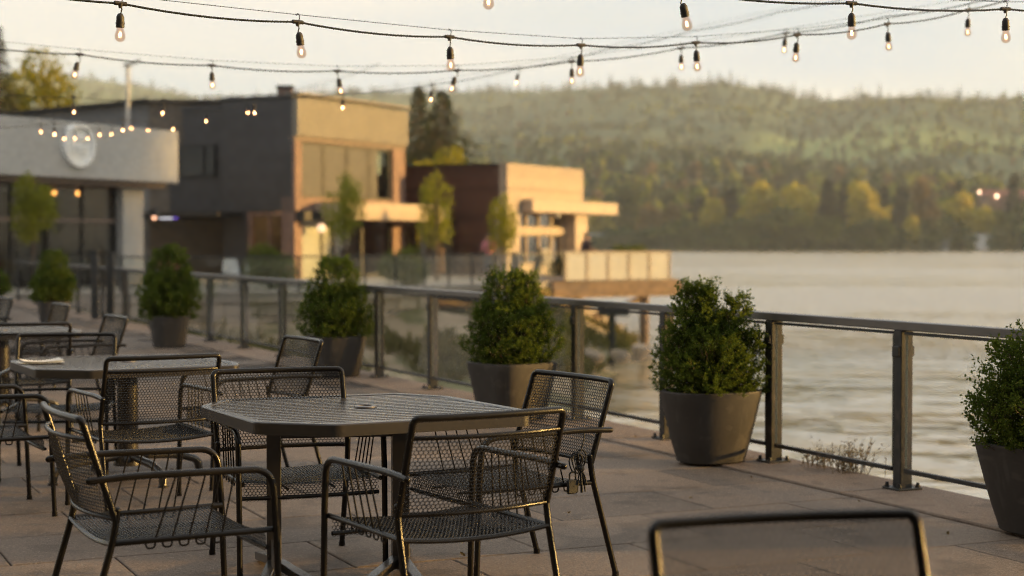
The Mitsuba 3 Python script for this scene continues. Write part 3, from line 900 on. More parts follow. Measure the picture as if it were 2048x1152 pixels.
part(t, 'trough', moved(box(2.6, 4.1, 0.35, 0.65, 0.75, 1.02, 0.01), MPI), 'm_timber')
part(t, 'foliage', moved(crown_cloud([(2.7 + 0.18 * i, 0.5, 1.12, 0.15, 0.12, 0.13) for i in range(8)], 500, 0.11, np.random.default_rng(4)), MPI), 'm_bush')
# the pile with a cap beside the pier
t = thing('pile', 'dark capped pile standing in front of the bank under the pier', 'pile')
part(t, 'cap', box(2.75, 3.75, 52.0, 52.5, -0.93, -0.62, 0.03), 'm_dark')
part(t, 'shaft', tube([[3.2, 52.25, -4], [3.2, 52.25, -0.94]], 0.11, 10), 'm_dark', 40)

# ------------------------------------------------------------------ buildings
def face_frame(o, ex):
    """x along the face (ex), y into the building, z up."""
    ex = np.asarray(ex, float) / np.linalg.norm(ex)
    ny = np.array([-ex[1], ex[0]])
    return frame_m((o[0], o[1], 0), (ex[0], ex[1], 0), (ny[0], ny[1], 0))


def bpart(parent, M, name, x0, x1, y0, y1, z0, z1, mat, b=0.0, label=None, **kw):
    return part(parent, name, moved(box(x0, x1, y0, y1, z0, z1, b), M), mat, label=label, **kw)


def window(parent, M, x0, x1, z0, z1, depth=0.18, fr=0.07, mat='m_dark', bars=(), curtain_or_reflection=None, glass='m_glass'):
    """A framed pane set into the face: the frame, the pane and, if drawn, a curtain behind it."""
    w = part(parent, 'window', moved(cat([box(x0, x0 + fr, -0.02, depth, z0, z1), box(x1 - fr, x1, -0.02, depth, z0, z1), box(x0 + fr, x1 - fr, -0.02, depth, z1 - fr, z1), box(x0 + fr, x1 - fr, -0.02, depth, z0, z0 + fr)]
                                         + [box(b - 0.03, b + 0.03, 0.0, depth - 0.04, z0 + fr, z1 - fr) for b in bars]), M), mat)
    v = np.array([[x0 + fr, 0.06, z0 + fr], [x1 - fr, 0.06, z0 + fr], [x1 - fr, 0.06, z1 - fr], [x0 + fr, 0.06, z1 - fr]])
    m = trimesh.Trimesh(v, [[0, 1, 2], [0, 2, 3]], process=False)
    part(w, 'pane', moved(m, M), glass)
    if curtain_or_reflection:
        c0, c1, zc, cm = curtain_or_reflection
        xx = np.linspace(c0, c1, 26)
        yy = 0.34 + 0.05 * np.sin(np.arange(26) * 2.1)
        part(w, 'curtain_or_reflection', moved(grid_mesh(np.stack([np.stack([xx, yy, xx * 0 + zc], -1), np.stack([xx, yy, xx * 0 + z1 - 0.05], -1)], 1)), M), cm)
    return w


# --- white shop at the left
wb_end = np.array([-11.42, 56.0])
LW = 20.0
MW = face_frame(wb_end - E1 * LW, E1)          # x runs 0..LW to the right end of the fascia
ws = thing('white_shop', 'white stucco shop with deep fascia and dark glazed front at the left', 'building')
bpart(ws, MW, 'fascia', 0, LW, -0.02, 5.0, 3.44, 5.20, 'm_stucco', 0.02)
bpart(ws, MW, 'soffit', 0, LW - 0.3, 0.3, 5.0, 3.25, 3.438, 'm_soffit')
bpart(ws, MW, 'roof', 0, LW - 0.2, 0.25, 12.0, 5.0, 5.12, 'm_slate')
bpart(ws, MW, 'column', LW - 1.75, LW - 0.72, 0.9, 1.7, 0, 3.247, 'm_stucco', 0.02)
bpart(ws, MW, 'column', LW - 8.95, LW - 8.1, 0.9, 1.7, 0, 3.247, 'm_stucco', 0.02)
bpart(ws, MW, 'side_wall', LW - 0.9, LW - 0.75, 1.72, 12, 0, 4.99, 'm_stucco')
bpart(ws, MW, 'back_wall', 0, LW - 0.95, 6.5, 6.7, 0, 3.24, 'm_room')
bpart(ws, MW, 'floor', 0, LW - 0.95, 1.4, 6.49, 0.0, 0.02, 'm_room')
gx0, gx1 = LW - 8.05, LW - 1.78
bpart(ws, MW, 'mullion', gx0, gx1, 1.2, 1.3, 2.05, 2.2, 'm_soffit', label='brown transom bar')
for i in range(5):
    x = gx0 + (gx1 - gx0) * i / 4
    bpart(ws, MW, 'mullion', x - 0.05, x + 0.05, 1.195, 1.31, 0, 3.24, 'm_dark')
for i in range(4):
    a, b = gx0 + (gx1 - gx0) * i / 4 + 0.06, gx0 + (gx1 - gx0) * (i + 1) / 4 - 0.06
    v = np.array([[a, 1.25, 0.05], [b, 1.25, 0.05], [b, 1.25, 3.2], [a, 1.25, 3.2]])
    part(ws, 'pane', moved(trimesh.Trimesh(v, [[0, 1, 2], [0, 2, 3]], process=False), MW), 'm_tinted')


def on_face(px, M0, e, y=0.0, lo=0.0, hi=40.0):
    """x on a face (origin M0, direction e) that stands at picture column px."""
    o = M0[:3, 3] + M0[:3, 1] * y
    k = (px - 1024) / 3270.0
    return (k * o[1] - o[0]) / (e[0] - k * e[1])


def zat(px_y, P):
    return CAM_H + (484.8 - px_y) / 3270.0 * P[1]


# pendants inside the shop
for i, (px, py) in enumerate([(109, 386), (157, 387), (211, 389)]):
    x = on_face(px, MW, E1, 2.6); P = MW @ np.array([x, 2.6, 0, 1]); z = zat(py, P)
    p_ = thing('pendant_lamp', ['leftmost orange pendant lamp glowing in the white shop', 'middle orange pendant lamp glowing in the white shop', 'right orange pendant lamp glowing in the white shop'][i], 'lamp')
    part(p_, 'cord', tube([[P[0], P[1], z + 0.1], [P[0], P[1], 3.24]], 0.012, 5), 'm_dark')
    part(p_, 'globe', uv_sphere(0.085, (P[0], P[1], z), 8), 'm_warm', True, **lamp(0.75, 0.31, 0.07))
# round sign
sx = on_face(155, MW, E1, -0.02); sz = zat(292, MW @ np.array([sx, 0, 0, 1]))
sg_ = thing('round_sign', 'round white relief sign on the white shop fascia', 'sign')
R = 0.70


def disc_part(profile, n=48):
    m = lathe(profile, n)
    Mx = np.array([[1, 0, 0, sx], [0, 0, -1, -0.03], [0, 1, 0, sz], [0, 0, 0, 1.0]])   # lathe axis towards the viewer
    return moved(moved(m, Mx), MW)


part(sg_, 'rim', disc_part([(R, 0.0), (R, 0.14), (R * 0.97, 0.17), (R * 0.84, 0.17), (R * 0.80, 0.14), (R * 0.80, 0.05)]), 'm_sign', 30)
part(sg_, 'face', disc_part([(R * 0.79, 0.0), (R * 0.79, 0.07), (0.0, 0.075)]), 'm_sign', 30)
arcs = []
for (rad, cx, cz, a0, a1) in ((0.42, 0.02, -0.20, 35, 150), (0.30, -0.18, -0.05, 40, 140), (0.34, 0.16, -0.12, 45, 130)):
    th = np.radians(np.linspace(a0, a1, 16))
    arcs.append(tube(np.c_[sx + cx + rad * np.cos(th), np.full(16, -0.125), sz + cz + rad * np.sin(th) + 0.02], 0.028, 6))
part(sg_, 'relief', moved(cat(arcs), MW), 'm_sign', 40, label='raised mountain outline')
lt = []
rl_ = random.Random(5)
for i in range(8):
    x = sx - 0.38 + i * 0.108
    hgt = 0.17
    zb = sz - 0.20
    lt.append(box(x - 0.035, x - 0.012, -0.15, -0.10, zb, zb + hgt))
    if i % 3 != 1:
        lt.append(box(x + 0.012, x + 0.035, -0.15, -0.10, zb + (0.0 if i % 2 else 0.06), zb + hgt))
    lt.append(box(x - 0.012, x + 0.012, -0.149, -0.10, zb + (hgt - 0.03 if i % 2 else 0.0), zb + (hgt if i % 2 else 0.03)))
lt.append(box(sx - 0.36, sx + 0.36, -0.145, -0.10, sz - 0.27, sz - 0.245))
part(sg_, 'lettering', moved(cat(lt), MW), 'm_sign', label='blurred raised lettering')
# wall lamp on the column
x = on_face(298, MW, E1, 0.9); P = MW @ np.array([x, 0.9, 0, 1]); z = zat(432, P)
t = thing('wall_lamp', 'black dome wall lamp on the white shop column', 'lamp')
part(t, 'shade', moved(moved(lathe([(0.0, 0.26), (0.10, 0.24), (0.19, 0.14), (0.22, 0.0), (0.205, 0.0), (0.16, 0.12)], 20), shift(x, 0.66, z - 0.02)), MW), 'm_dark', 40)
part(t, 'arm', moved(tube([[x, 0.90, z + 0.1], [x, 0.72, z + 0.2]], 0.025, 6), MW), 'm_dark')
part(t, 'bulb', moved(uv_sphere(0.075, (x, 0.66, z - 0.06), 8), MW), 'm_warm', True, **lamp(0.30, 0.15, 0.09))

# --- slate building with the cream upper storey
CC = np.array([-8.46, 63.0])                   # its leading corner
MS = face_frame(CC + E2 * 13.0, -E2)           # x 0..13 towards the corner; camera-facing dark face
MC = face_frame(CC, E1)                        # sunlit face, x 0..8
sb = thing('slate_building', 'two storey slate grey building with a cream panelled upper storey', 'building')
xr = 13.0 - 3.34
bpart(sb, MS, 'wall', xr, 13.0, 0.0, 6.0, 2.62, 7.0, 'm_slate')
bpart(sb, MS, 'wall', xr, 13.0 - 2.2, 0.0, 6.0, 0.0, 2.617, 'm_slate')
bpart(sb, MS, 'wall', xr - 2.75, xr - 0.005, 0.9, 7.0, 2.4, 6.75, 'm_slate')
bpart(sb, MS, 'wall', 0, xr - 2.755, 1.2, 3.0, 2.4, 5.2, 'm_slate')
bpart(sb, MS, 'parapet', xr - 0.1, 13.05, -0.08, 6.1, 7.003, 7.10, 'm_slate')
bpart(sb, MS, 'parapet', xr - 2.8, xr - 0.11, 0.82, 7.1, 6.753, 6.90, 'm_slate')
wx0, wx1 = on_face(357, MS, -E2, 0.9), on_face(434, MS, -E2, 0.9)
bpart(sb, MS, 'window_recess', wx0, wx1, 0.88, 0.895, 4.05, 5.35, 'm_dark')
window(sb, MS @ shift(0, 0.80), wx0, wx1, 4.05, 5.35, 0.07, 0.08, 'm_dark', bars=((wx0 * 0.3 + wx1 * 0.7),), glass='m_tinted')
bpart(sb, MS, 'entrance_canopy', xr - 4.6, xr + 1.0, -1.6, 0.88, 2.42, 2.6, 'm_dark')
bpart(sb, MS, 'entrance_back', 0, xr - 0.01, 2.4, 2.5, 0, 2.39, 'm_room')
bpart(sb, MS, 'roof', xr + 0.2, 12.8, 0.3, 7.8, 6.70, 6.75, 'm_slate')
# storefront in the corner
bpart(sb, MS, 'shopfront_frame', 13.0 - 2.2, 13.0 - 2.05, 0.05, 0.3, 0, 2.615, 'm_brick_brown')
window(sb, MS, 13.0 - 2.03, 12.72, 0.1, 2.55, 0.2, 0.09, 'm_brick_brown', bars=(11.9,), glass='m_tinted')
bpart(sb, MS, 'shop_back', 13.0 - 2.2, 12.9, 3.0, 3.1, 0, 2.61, 'm_brick_brown')
# sunlit face
panels = 46
for i in range(panels):
    a, b = 8.0 * i / panels, 8.0 * (i + 1) / panels
    bpart(sb, MC, 'siding_board', a + 0.006, b - 0.006, -0.28 + 0.035 * (i % 2), 0.2, 5.52, 7.0, 'm_cream')
bpart(sb, MC, 'coping', -0.05, 8.06, -0.34, 0.3, 7.103, 7.19, 'm_cream')
bpart(sb, MC, 'backing', 0.02, 7.98, 0.0, 0.22, 5.50, 7.0, 'm_slate')
bpart(sb, MC, 'lintel', 0.0, 8.0, -0.12, 0.2, 5.33, 5.515, 'm_soffit')
bpart(sb, MC, 'pilaster', 0.003, 0.42, -0.15, 0.6, 2.64, 5.325, 'm_brick_brown')
bpart(sb, MC, 'pilaster', 7.0, 7.8, -0.14, 0.5, 0, 5.325, 'm_brick_brown')
bpart(sb, MC, 'sill', 0.0, 7.0, -0.16, 0.5, 2.645, 3.16, 'm_brick_brown')
wb = np.linspace(0.45, 6.98, 5)
for i in range(4):
    c = [(wb[0] + 0.05, wb[1] - 0.30, 3.2, 'm_curtain'), (wb[1] + 0.10, wb[2] - 0.45, 3.2, 'm_curtain'), (wb[2] + 0.30, wb[3] - 0.5, 3.2, 'm_curtain'), (wb[3] + 0.25, wb[4] - 0.2, 4.25, 'm_white')][i]  # fourth entry is a bright reflection on the glass, put in as white cloth
    window(sb, MC, wb[i], wb[i + 1] - 0.02, 3.165, 5.325, 0.2, 0.10, 'm_dark', curtain_or_reflection=c, glass='m_upper')
bpart(sb, MC, 'upper_room', 0.45, 7.0, 3.0, 3.1, 2.7, 5.4, 'm_room')
bpart(sb, MC, 'slab', 0.03, 7.9, 0.52, 3.0, 2.62, 2.72, 'm_room')
bpart(sb, MC, 'side_wall', 7.82, 8.0, -0.1, 8.0, 0, 5.50, 'm_brick_brown')
bpart(sb, MC, 'sign_box', 0.05, 1.15, -0.55, -0.16, 2.26, 2.62, 'm_dark')
bpart(sb, MC, 'canopy', 1.2, 9.0, -1.7, -0.165, 2.30, 2.98, 'm_tan_wood', 0.02)
# ground floor under the canopy
bpart(sb, MC, 'pillar', 0.003, 0.50, -0.1, 0.5, 0, 2.617, 'm_brick_brown')
bpart(sb, MC, 'pale_panel', 0.55, 1.9, 0.05, 0.15, 0.0, 2.6, 'm_pale')
bpart(sb, MC, 'door_post', 1.93, 2.05, 0.0, 0.2, 0, 2.6, 'm_dark')
bpart(sb, MC, 'pale_panel', 2.1, 2.7, 0.05, 0.15, 0.0, 2.6, 'm_pale')
window(sb, MC, 2.75, 4.8, 0.05, 2.6, 0.2, 0.09, 'm_dark')
window(sb, MC, 4.82, 6.98, 0.05, 2.6, 0.2, 0.09, 'm_dark')
bpart(sb, MC, 'room_back', 0.55, 7.0, 3.2, 3.3, 0, 2.6, 'm_room')
t = thing('globe_lamp', 'round lit lamp beside the pillar under the tan canopy', 'lamp')
P = MC @ np.array([1.15, -0.55, 0, 1])
part(t, 'globe', uv_sphere(0.17, (P[0], P[1], zat(456, P)), 8), 'm_warm', True, **lamp(0.17, 0.10, 0.062))
part(t, 'stem', tube([[P[0], P[1], zat(456, P) + 0.15], [P[0], P[1], 2.3]], 0.012, 5), 'm_dark')
# warm lamps inside the corner shop
for i, (x, z) in enumerate(((11.3, 1.5), (12.1, 1.75))):
    P = MS @ np.array([x, 2.0, 0, 1])
    t = thing('shop_lamp', ['warm lamp inside the corner shop, left', 'warm lamp inside the corner shop, right'][i], 'lamp')
    part(t, 'shade', moved(lathe([(0.03, 0.2), (0.12, 0.0), (0.11, 0.0), (0.02, 0.19)], 14), shift(P[0], P[1], z)), 'm_tan_wood', 40)
    part(t, 'bulb', uv_sphere(0.06, (P[0], P[1], z - 0.02), 6), 'm_warm', True, **lamp(0.9, 0.4, 0.1))
    part(t, 'cord', tube([[P[0], P[1], z + 0.2], [P[0], P[1], 2.6]], 0.01, 5), 'm_dark')
t = thing('ceiling_lamp', 'warm ceiling lamp lighting the corner shop', 'lamp')
part(t, 'panel', moved(box(11.2, 12.5, 1.2, 2.2, 2.50, 2.53), MS), 'm_warm', **lamp(1.3, 0.62, 0.20))
# lit sign under the dark canopy: white letters and a purple end
x = on_face(338, MS, -E2, 0.4); P = MS @ np.array([x, 0.4, 0, 1]); z = zat(433, P)
t = thing('shop_sign', 'small lit sign with white letters and a purple end under the dark canopy', 'sign')
bpart(t, MS, 'board', x - 0.55, x + 0.62, 0.40, 0.46, z - 0.15, z + 0.15, 'm_dark')
for i in range(6):
    xx = x - 0.46 + i * 0.115
    part(t, 'letter', moved(cat([box(xx, xx + 0.03, 0.37, 0.398, z - 0.10, z + (0.10 if i % 2 else 0.12)), box(xx + 0.03, xx + 0.08, 0.37, 0.398, z - 0.10, z - 0.06)]
                                + ([box(xx + 0.055, xx + 0.08, 0.37, 0.398, z - 0.055, z + 0.08)] if i % 3 else [])), MS), 'm_warm', **lamp(0.15, 0.15, 0.165))
part(t, 'end_mark', moved(box(x + 0.26, x + 0.46, 0.37, 0.398, z - 0.10, z + 0.10, 0.01), MS), 'm_warm', **lamp(0.022, 0.01, 0.11))
# chimney and vents
P = MS @ np.array([on_face(572, MS, -E2, 1.0), 1.0, 0, 1])
t = thing('chimney', 'dark square chimney on the roof of the slate building', 'chimney')
part(t, 'stack', box(P[0] - 0.28, P[0] + 0.28, P[1] - 0.25, P[1] + 0.25, 6.9, 7.42), 'm_brick_brown')
part(t, 'cap', box(P[0] - 0.33, P[0] + 0.33, P[1] - 0.3, P[1] + 0.3, 7.423, 7.55), 'm_dark')
for i, (px, mat) in enumerate(((464, 'm_slate_light'), (479, 'm_tan_wood'))):
    P = MS @ np.array([on_face(px, MS, -E2, 2.5), 2.5, 0, 1])
    t = thing('roof_vent', ['grey box vent on the slate roof', 'sunlit tan box vent on the slate roof'][i], 'vent')
    part(t, 'housing', box(P[0] - 0.18, P[0] + 0.18, P[1] - 0.2, P[1] + 0.2, 6.9, 7.35, 0.02), mat)
    part(t, 'lid', box(P[0] - 0.21, P[0] + 0.21, P[1] - 0.23, P[1] + 0.23, 7.353, 7.40), mat)
# --- low blue-grey metal building behind the shop
gb = thing('metal_shed', 'low blue grey ribbed metal building behind the white shop', 'building')
o = np.array([-24.5, 67.5]); MG = face_frame(o, np.array([1.0, 0.0]))
XB = 9.55


def sloped(x0, x1, za, zb, y0, y1, zlow):
    return trimesh.Trimesh(np.array([[x0, y0, zlow], [x1, y0, zlow], [x1, y1, zlow], [x0, y1, zlow], [x0, y0, za], [x1, y0, zb], [x1, y1, zb], [x0, y1, za]], float),
                           np.array([[0, 2, 1], [0, 3, 2], [4, 5, 6], [4, 6, 7], [0, 1, 5], [0, 5, 4], [1, 2, 6], [1, 6, 5], [2, 3, 7], [2, 7, 6], [3, 0, 4], [3, 4, 7]]), process=False)


part(gb, 'wall', moved(sloped(0, XB, 6.25, 7.15, 0.0, 8.0, 0.0), MG), 'm_slate_light')
part(gb, 'wall', moved(box(XB + 0.01, XB + 4.6, -0.1, 8.0, 0, 7.15), MG), 'm_taupe')
for i in range(31):
    x = 0.15 + i * 0.3
    part(gb, 'rib', moved(box(x, x + 0.05, -0.04, -0.002, 3.5, 6.22 + 0.9 * x / XB), MG), 'm_slate_light')
for i in range(15):
    x = XB + 0.15 + i * 0.3
    part(gb, 'rib', moved(box(x, x + 0.05, -0.14, -0.102, 3.5, 7.1), MG), 'm_taupe')
rf_ = sloped(-0.2, XB + 0.02, 6.36, 7.30, -0.5, 8.2, 0)
rf_.vertices[:4, 2] = [6.26, 7.16, 7.16, 6.26]
part(gb, 'roof', moved(rf_, MG), 'm_dark')
part(gb, 'roof', moved(box(XB + 0.03, XB + 4.7, -0.4, 8.2, 7.16, 7.27), MG), 'm_taupe')

# --- timber pavilion
PC = np.array([-0.556, 70.0])
MP = face_frame(PC, E1)                        # sunlit face, x 0..7.37
MD = face_frame(PC + E2 * 9.0, -E2)            # dark face, x 0..9
pv = thing('timber_pavilion', 'single storey timber pavilion, sunlit towards the river and dark brown at the side', 'building')
bh = 0.196
for i in range(24):
    z0 = 0.02 + i * bh
    if z0 > 2.2:
        bpart(pv, MD, 'wall_board', 0, 9.0, 0.0 + 0.01 * (i % 3), 0.25, z0 + 0.010, z0 + bh - 0.012, 'm_brown_wood')
    else:
        bpart(pv, MD, 'wall_board', 0, 4.6, 0.0 + 0.01 * (i % 3), 0.25, z0 + 0.010, z0 + bh - 0.012, 'm_brown_wood')
        bpart(pv, MD, 'wall_board', 6.9, 9.0, 0.0 + 0.01 * (i % 3), 0.25, z0 + 0.010, z0 + bh - 0.012, 'm_brown_wood')
bpart(pv, MD, 'backing', 0, 8.98, 0.252, 0.4, 2.2, 4.7, 'm_dark')
bpart(pv, MD, 'parapet', 0, 9.02, -0.05, 0.5, 4.73, 4.80, 'm_dark')
window(pv, MD, 4.65, 6.85, 0.03, 2.2, 0.2, 0.09, 'm_brown_wood', bars=(5.4, 6.1))
bpart(pv, MD, 'curtain_or_reflection', 4.85, 5.3, 0.35, 0.38, 0.05, 2.15, 'm_white')
bpart(pv, MD, 'curtain_or_reflection', 5.75, 6.05, 0.35, 0.38, 0.05, 2.15, 'm_tan_wood')
bpart(pv, MD, 'hall_back', 4.4, 8.9, 4.5, 4.6, 0, 4.6, 'm_room')
for i in range(11):
    z0 = 3.02 + i * 0.162
    bpart(pv, MP, 'fascia_board', -0.02, 7.4, -0.42 + 0.022 * (i % 2), -0.2, z0 + 0.008, z0 + 0.150, 'm_tan_wood')
bpart(pv, MP, 'fascia_backing', 0.0, 7.38, -0.197, -0.004, 3.0, 4.80, 'm_tan_wood')
bpart(pv, MP, 'roof', 0.2, 7.3, 0.31, 9, 4.55, 4.68, 'm_slate')
bpart(pv, MP, 'canopy', 1.3, 10.1, -0.95, -0.43, 2.72, 3.28, 'm_tan_wood', 0.02)
bpart(pv, MP, 'canopy_slab', 1.3, 10.1, -0.425, 1.6, 2.72, 3.00, 'm_tan_wood', 0.02)
bpart(pv, MP, 'pillar', 0.0, 1.25, -0.38, 0.2, 0, 2.99, 'm_tan_wood', 0.02)
bpart(pv, MP, 'pillar', 6.2, 7.5, -0.6, 0.1, 0, 2.717, 'm_tan_wood', 0.02)
gx = np.linspace(1.3, 6.15, 5)
for i in range(4):
    window(pv, MP, gx[i], gx[i + 1] - 0.02, 0.45, 1.78, 0.16, 0.07, 'm_tan_wood', curtain_or_reflection=((gx[i] + 0.1, gx[i + 1] - 0.1, 0.5, 'm_white') if i == 3 else None))
    window(pv, MP, gx[i], gx[i + 1] - 0.02, 2.05, 2.715, 0.16, 0.07, 'm_tan_wood')
bpart(pv, MP, 'transom', 1.27, 6.18, -0.12, 0.2, 1.79, 2.04, 'm_tan_wood')
bpart(pv, MP, 'plinth', 1.27, 6.18, -0.10, 0.2, 0.0, 0.44, 'm_tan_wood')
bpart(pv, MP, 'hall_back', 1.3, 6.2, 3.0, 3.1, 0, 2.7, 'm_room')
bpart(pv, MP, 'end_wall', 7.2, 7.37, 0.12, 8.0, 0, 4.5, 'm_tan_wood')
t = thing('globe_lamp', 'round pale globe lamp hanging under the pavilion canopy', 'lamp')
P = MP @ np.array([on_face(1114, MP, E1, -0.5), -0.5, 0, 1]); z = zat(430, P)
part(t, 'globe', uv_sphere(0.14, (P[0], P[1], z), 8), 'm_white', True)
part(t, 'stem', tube([[P[0], P[1], z + 0.13], [P[0], P[1], 2.72]], 0.012, 5), 'm_dark')
# a pale folded board and low seats in front of the pavilion
t = thing('sandwich_board', 'blank cream sandwich board standing at the pavilion windows', 'board')
P = MP @ np.array([on_face(1088, MP, E1, -1.4), -1.4, 0, 1])
MBd = frame_m((P[0], P[1], 0), (E1[0], E1[1], 0), (E2[0], E2[1], 0))
for s in (1, -1):
    part(t, 'leaf', moved(trimesh.Trimesh(np.array([[-0.42, s * 0.38, 0.02], [0.42, s * 0.38, 0.02], [0.42, s * 0.03, 1.15], [-0.42, s * 0.03, 1.15], [-0.42, s * 0.41, 0.02], [0.42, s * 0.41, 0.02], [0.42, s * 0.06, 1.15], [-0.42, s * 0.06, 1.15]], float),
                                          np.array([[0, 1, 2], [0, 2, 3], [4, 6, 5], [4, 7, 6], [0, 5, 1], [0, 4, 5], [3, 2, 6], [3, 6, 7], [1, 5, 6], [1, 6, 2], [0, 3, 7], [0, 7, 4]]), process=False), MBd), 'm_cream')

# lamp pole behind the white shop
t = thing('lamp_pole', 'tall lamp pole with a short bracket rising behind the white shop', 'lamp pole')
D = 64.0; X = (258 - 1024) / 3270 * D
part(t, 'pole', tube([[X, D, 0], [X, D, 5.0], [X, D, 8.3]], [0.12, 0.10, 0.07], 10), 'm_stucco', 40)
part(t, 'bracket', tube([[X, D, 8.25], [X + 0.12, D, 8.34], [X + 0.5, D - 0.1, 8.5]], 0.05, 8), 'm_dark', 40)
part(t, 'lamp_head', moved(lathe([(0.0, 0.12), (0.10, 0.10), (0.14, 0.0), (0.0, 0.0)], 14), shift(X - 0.05, D, 8.28)), 'm_dark', 40)
part(t, 'box', box(X - 0.2, X + 0.2, D - 0.25, D - 0.12, 5.3, 5.85, 0.02), 'm_dark')

# ------------------------------------------------------------------ terrace planting and furniture
def young_tree(px, D, ytop, ybase_crown, wpx, label, seed, mat='m_young'):
    rng = np.random.default_rng(seed)
    X = (px - 1024) / 3270 * D
    zt = CAM_H + (484.8 - ytop) / 3270 * D; zb = CAM_H + (484.8 - ybase_crown) / 3270 * D
    w = wpx / 3270 * D
    t = thing('young_tree', label, 'tree', 'young trees on the far terrace')
    W = place(X, D, 0.0)
    br = [tube([[0, 0, -0.1], [0.02, 0, zb], [-0.02, 0, zt * 0.93]], [0.07, 0.055, 0.012], 8)]
    lumps = []
    for q in range(15):
        s = q / 14.0
        prof = math.sin(math.pi * (0.22 + 0.72 * s)) ** 0.9
        ang = rng.uniform(0, 6.28)
        c = np.array([math.cos(ang) * w * 0.30 * prof, math.sin(ang) * w * 0.30 * prof, zb + (zt - zb) * (0.05 + 0.88 * s)])
        br.append(tube([[0, 0, c[2] - 0.35 * prof], c], [0.018, 0.006], 5))
        r = w * 0.24 * prof + 0.05
        lumps.append((*c, r, r, r * 1.5))
    part(t, 'trunk', cat(br), 'm_wood_stem', 40, world=W)
    part(t, 'crown', crown_cloud(lumps, 1900, 0.115, rng, 0.6), mat, world=W)


young_tree(65, 48.5, 345, 470, 88, 'young leafy tree in front of the white shop, leftmost', 61)
young_tree(690, 55, 345, 470, 82, 'slender young tree in front of the tan canopy', 62)
young_tree(873, 60, 338, 482, 70, 'young yellow green tree before the dark brown timber wall', 63)
young_tree(1003, 66, 385, 498, 56, 'young bright green tree at the corner of the timber pavilion', 64)


def bush(px, D, ytop, wpx, label, seed, mat='m_bush', n=2600):
    rng = np.random.default_rng(seed)
    X = (px - 1024) / 3270 * D; zt = CAM_H + (484.8 - ytop) / 3270 * D; w = wpx / 3270 * D
    t = thing('shrub', label, 'shrub')
    lumps = [(rng.uniform(-.32, .32) * w, rng.uniform(-.2, .2) * w, zt * rng.uniform(0.25, 0.72), w * 0.24, w * 0.24, zt * 0.30) for _ in range(12)]
    part(t, 'stem', cat([tube([[0, 0, 0], [l[0] * .6, l[1] * .6, l[2]]], [0.03, 0.01], 5) for l in lumps[:5]]), 'm_wood_stem', world=place(X, D))
    part(t, 'foliage', crown_cloud(lumps, n, 0.13, rng), mat, world=place(X, D))


bush(540, 49.5, 488, 104, 'rounded green shrub on the far terrace before the corner shop', 71)
bush(803, 53.5, 493, 92, 'rounded yellow green shrub on the far terrace below the tan canopy', 72)
bush(1118, 68, 507, 34, 'small dark potted shrub before the pavilion windows', 73, 'm_conifer', 500)


def big_conifer(px, D, ytop, wpx, label, seed, zb=0.0, mat='m_conifer'):
    rng = np.random.default_rng(seed)
    X = (px - 1024) / 3270 * D
    h = CAM_H + (484.8 - ytop) / 3270 * D - zb; w = wpx / 3270 * D
    t = thing('conifer', label, 'tree', 'conifers behind the buildings')
    W = place(X, D, zb)
    P, A, br = [], [], [tube([[0, 0, -0.5], [0, 0, h * 0.5], [0.05, 0, h]], [0.02 * h, 0.012 * h, 0.01], 8)]
    nb_ = 230
    for i in range(nb_):
        s = (i + 0.5) / nb_
        z = h * (0.06 + 0.92 * s)
        L = w * 0.5 * (1.0 - s) ** 0.8 * rng.uniform(0.50, 1.18) + 0.10
        ang = i * 2.399 + rng.uniform(-.3, .3)
        d = np.array([math.cos(ang), math.sin(ang), 0])
        tt = np.linspace(0.12, 1, 5)
        pts = d[None] * L * tt[:, None] + np.c_[tt * 0, tt * 0, z + L * (0.16 * tt - 0.42 * tt ** 2)]
        br.append(tube(pts[[0, 2, 4]], [0.045, 0.03, 0.01], 4, False))
        k = max(10, int(64 * L / (w * 0.5)))
        u = rng.uniform(0.12, 1.0, k)
        side = np.cross(d, [0, 0, 1.0])
        spread = (rng.normal(size=k) * 0.20 * L * (1.05 - u * 0.75))
        pp = d[None] * (L * u)[:, None] + side[None] * spread[:, None] + np.c_[u * 0, u * 0, z + L * (0.16 * u - 0.42 * u ** 2) - 0.1 * np.abs(spread) - rng.uniform(0, 0.16, k)]
        P.append(pp); A.append(d[None] + 0.8 * side[None] * np.sign(spread)[:, None] + np.c_[u * 0, u * 0, -0.5 + 0.3 * rng.normal(size=k)])
    part(t, 'trunk', cat(br), 'm_wood_stem', world=W)
    part(t, 'crown', leaves(np.vstack(P), np.vstack(A), 0.010 * w + 0.17, 0.36, rng), mat, world=W)


big_conifer(838, 92, 165, 250, 'tall dark conifer behind the cream storey, left of the pair', 81)
big_conifer(884, 88, 172, 320, 'tall dark conifer behind the timber pavilion, right of the pair', 82)
big_conifer(-4, 78, 40, 230, 'tall dark conifer at the left edge of the photograph', 83)
broad_tree((895 - 1024) / 3270 * 84, 84, 0, 6.2, 3.8, 'm_yellow', 'broadleaf_tree', 'yellow green tree below the conifers behind the timber pavilion', None, 2600, 91)
broad_tree((842 - 1024) / 3270 * 82, 82, 0, 5.6, 2.6, 'm_yellow', 'broadleaf_tree', 'small yellow green tree behind the corner of the cream storey', None, 1600, 92)
broad_tree((92 - 1024) / 3270 * 80, 80, 0, 11.0, 4.6, 'm_yellow', 'broadleaf_tree', 'yellow green tree above the white shop roof', None, 3000, 93)
broad_tree((44 - 1024) / 3270 * 82, 82, 0, 10.2, 4.0, 'm_yellow', 'broadleaf_tree', 'olive green tree between the dark conifer and the yellow green tree', None, 2400, 94)

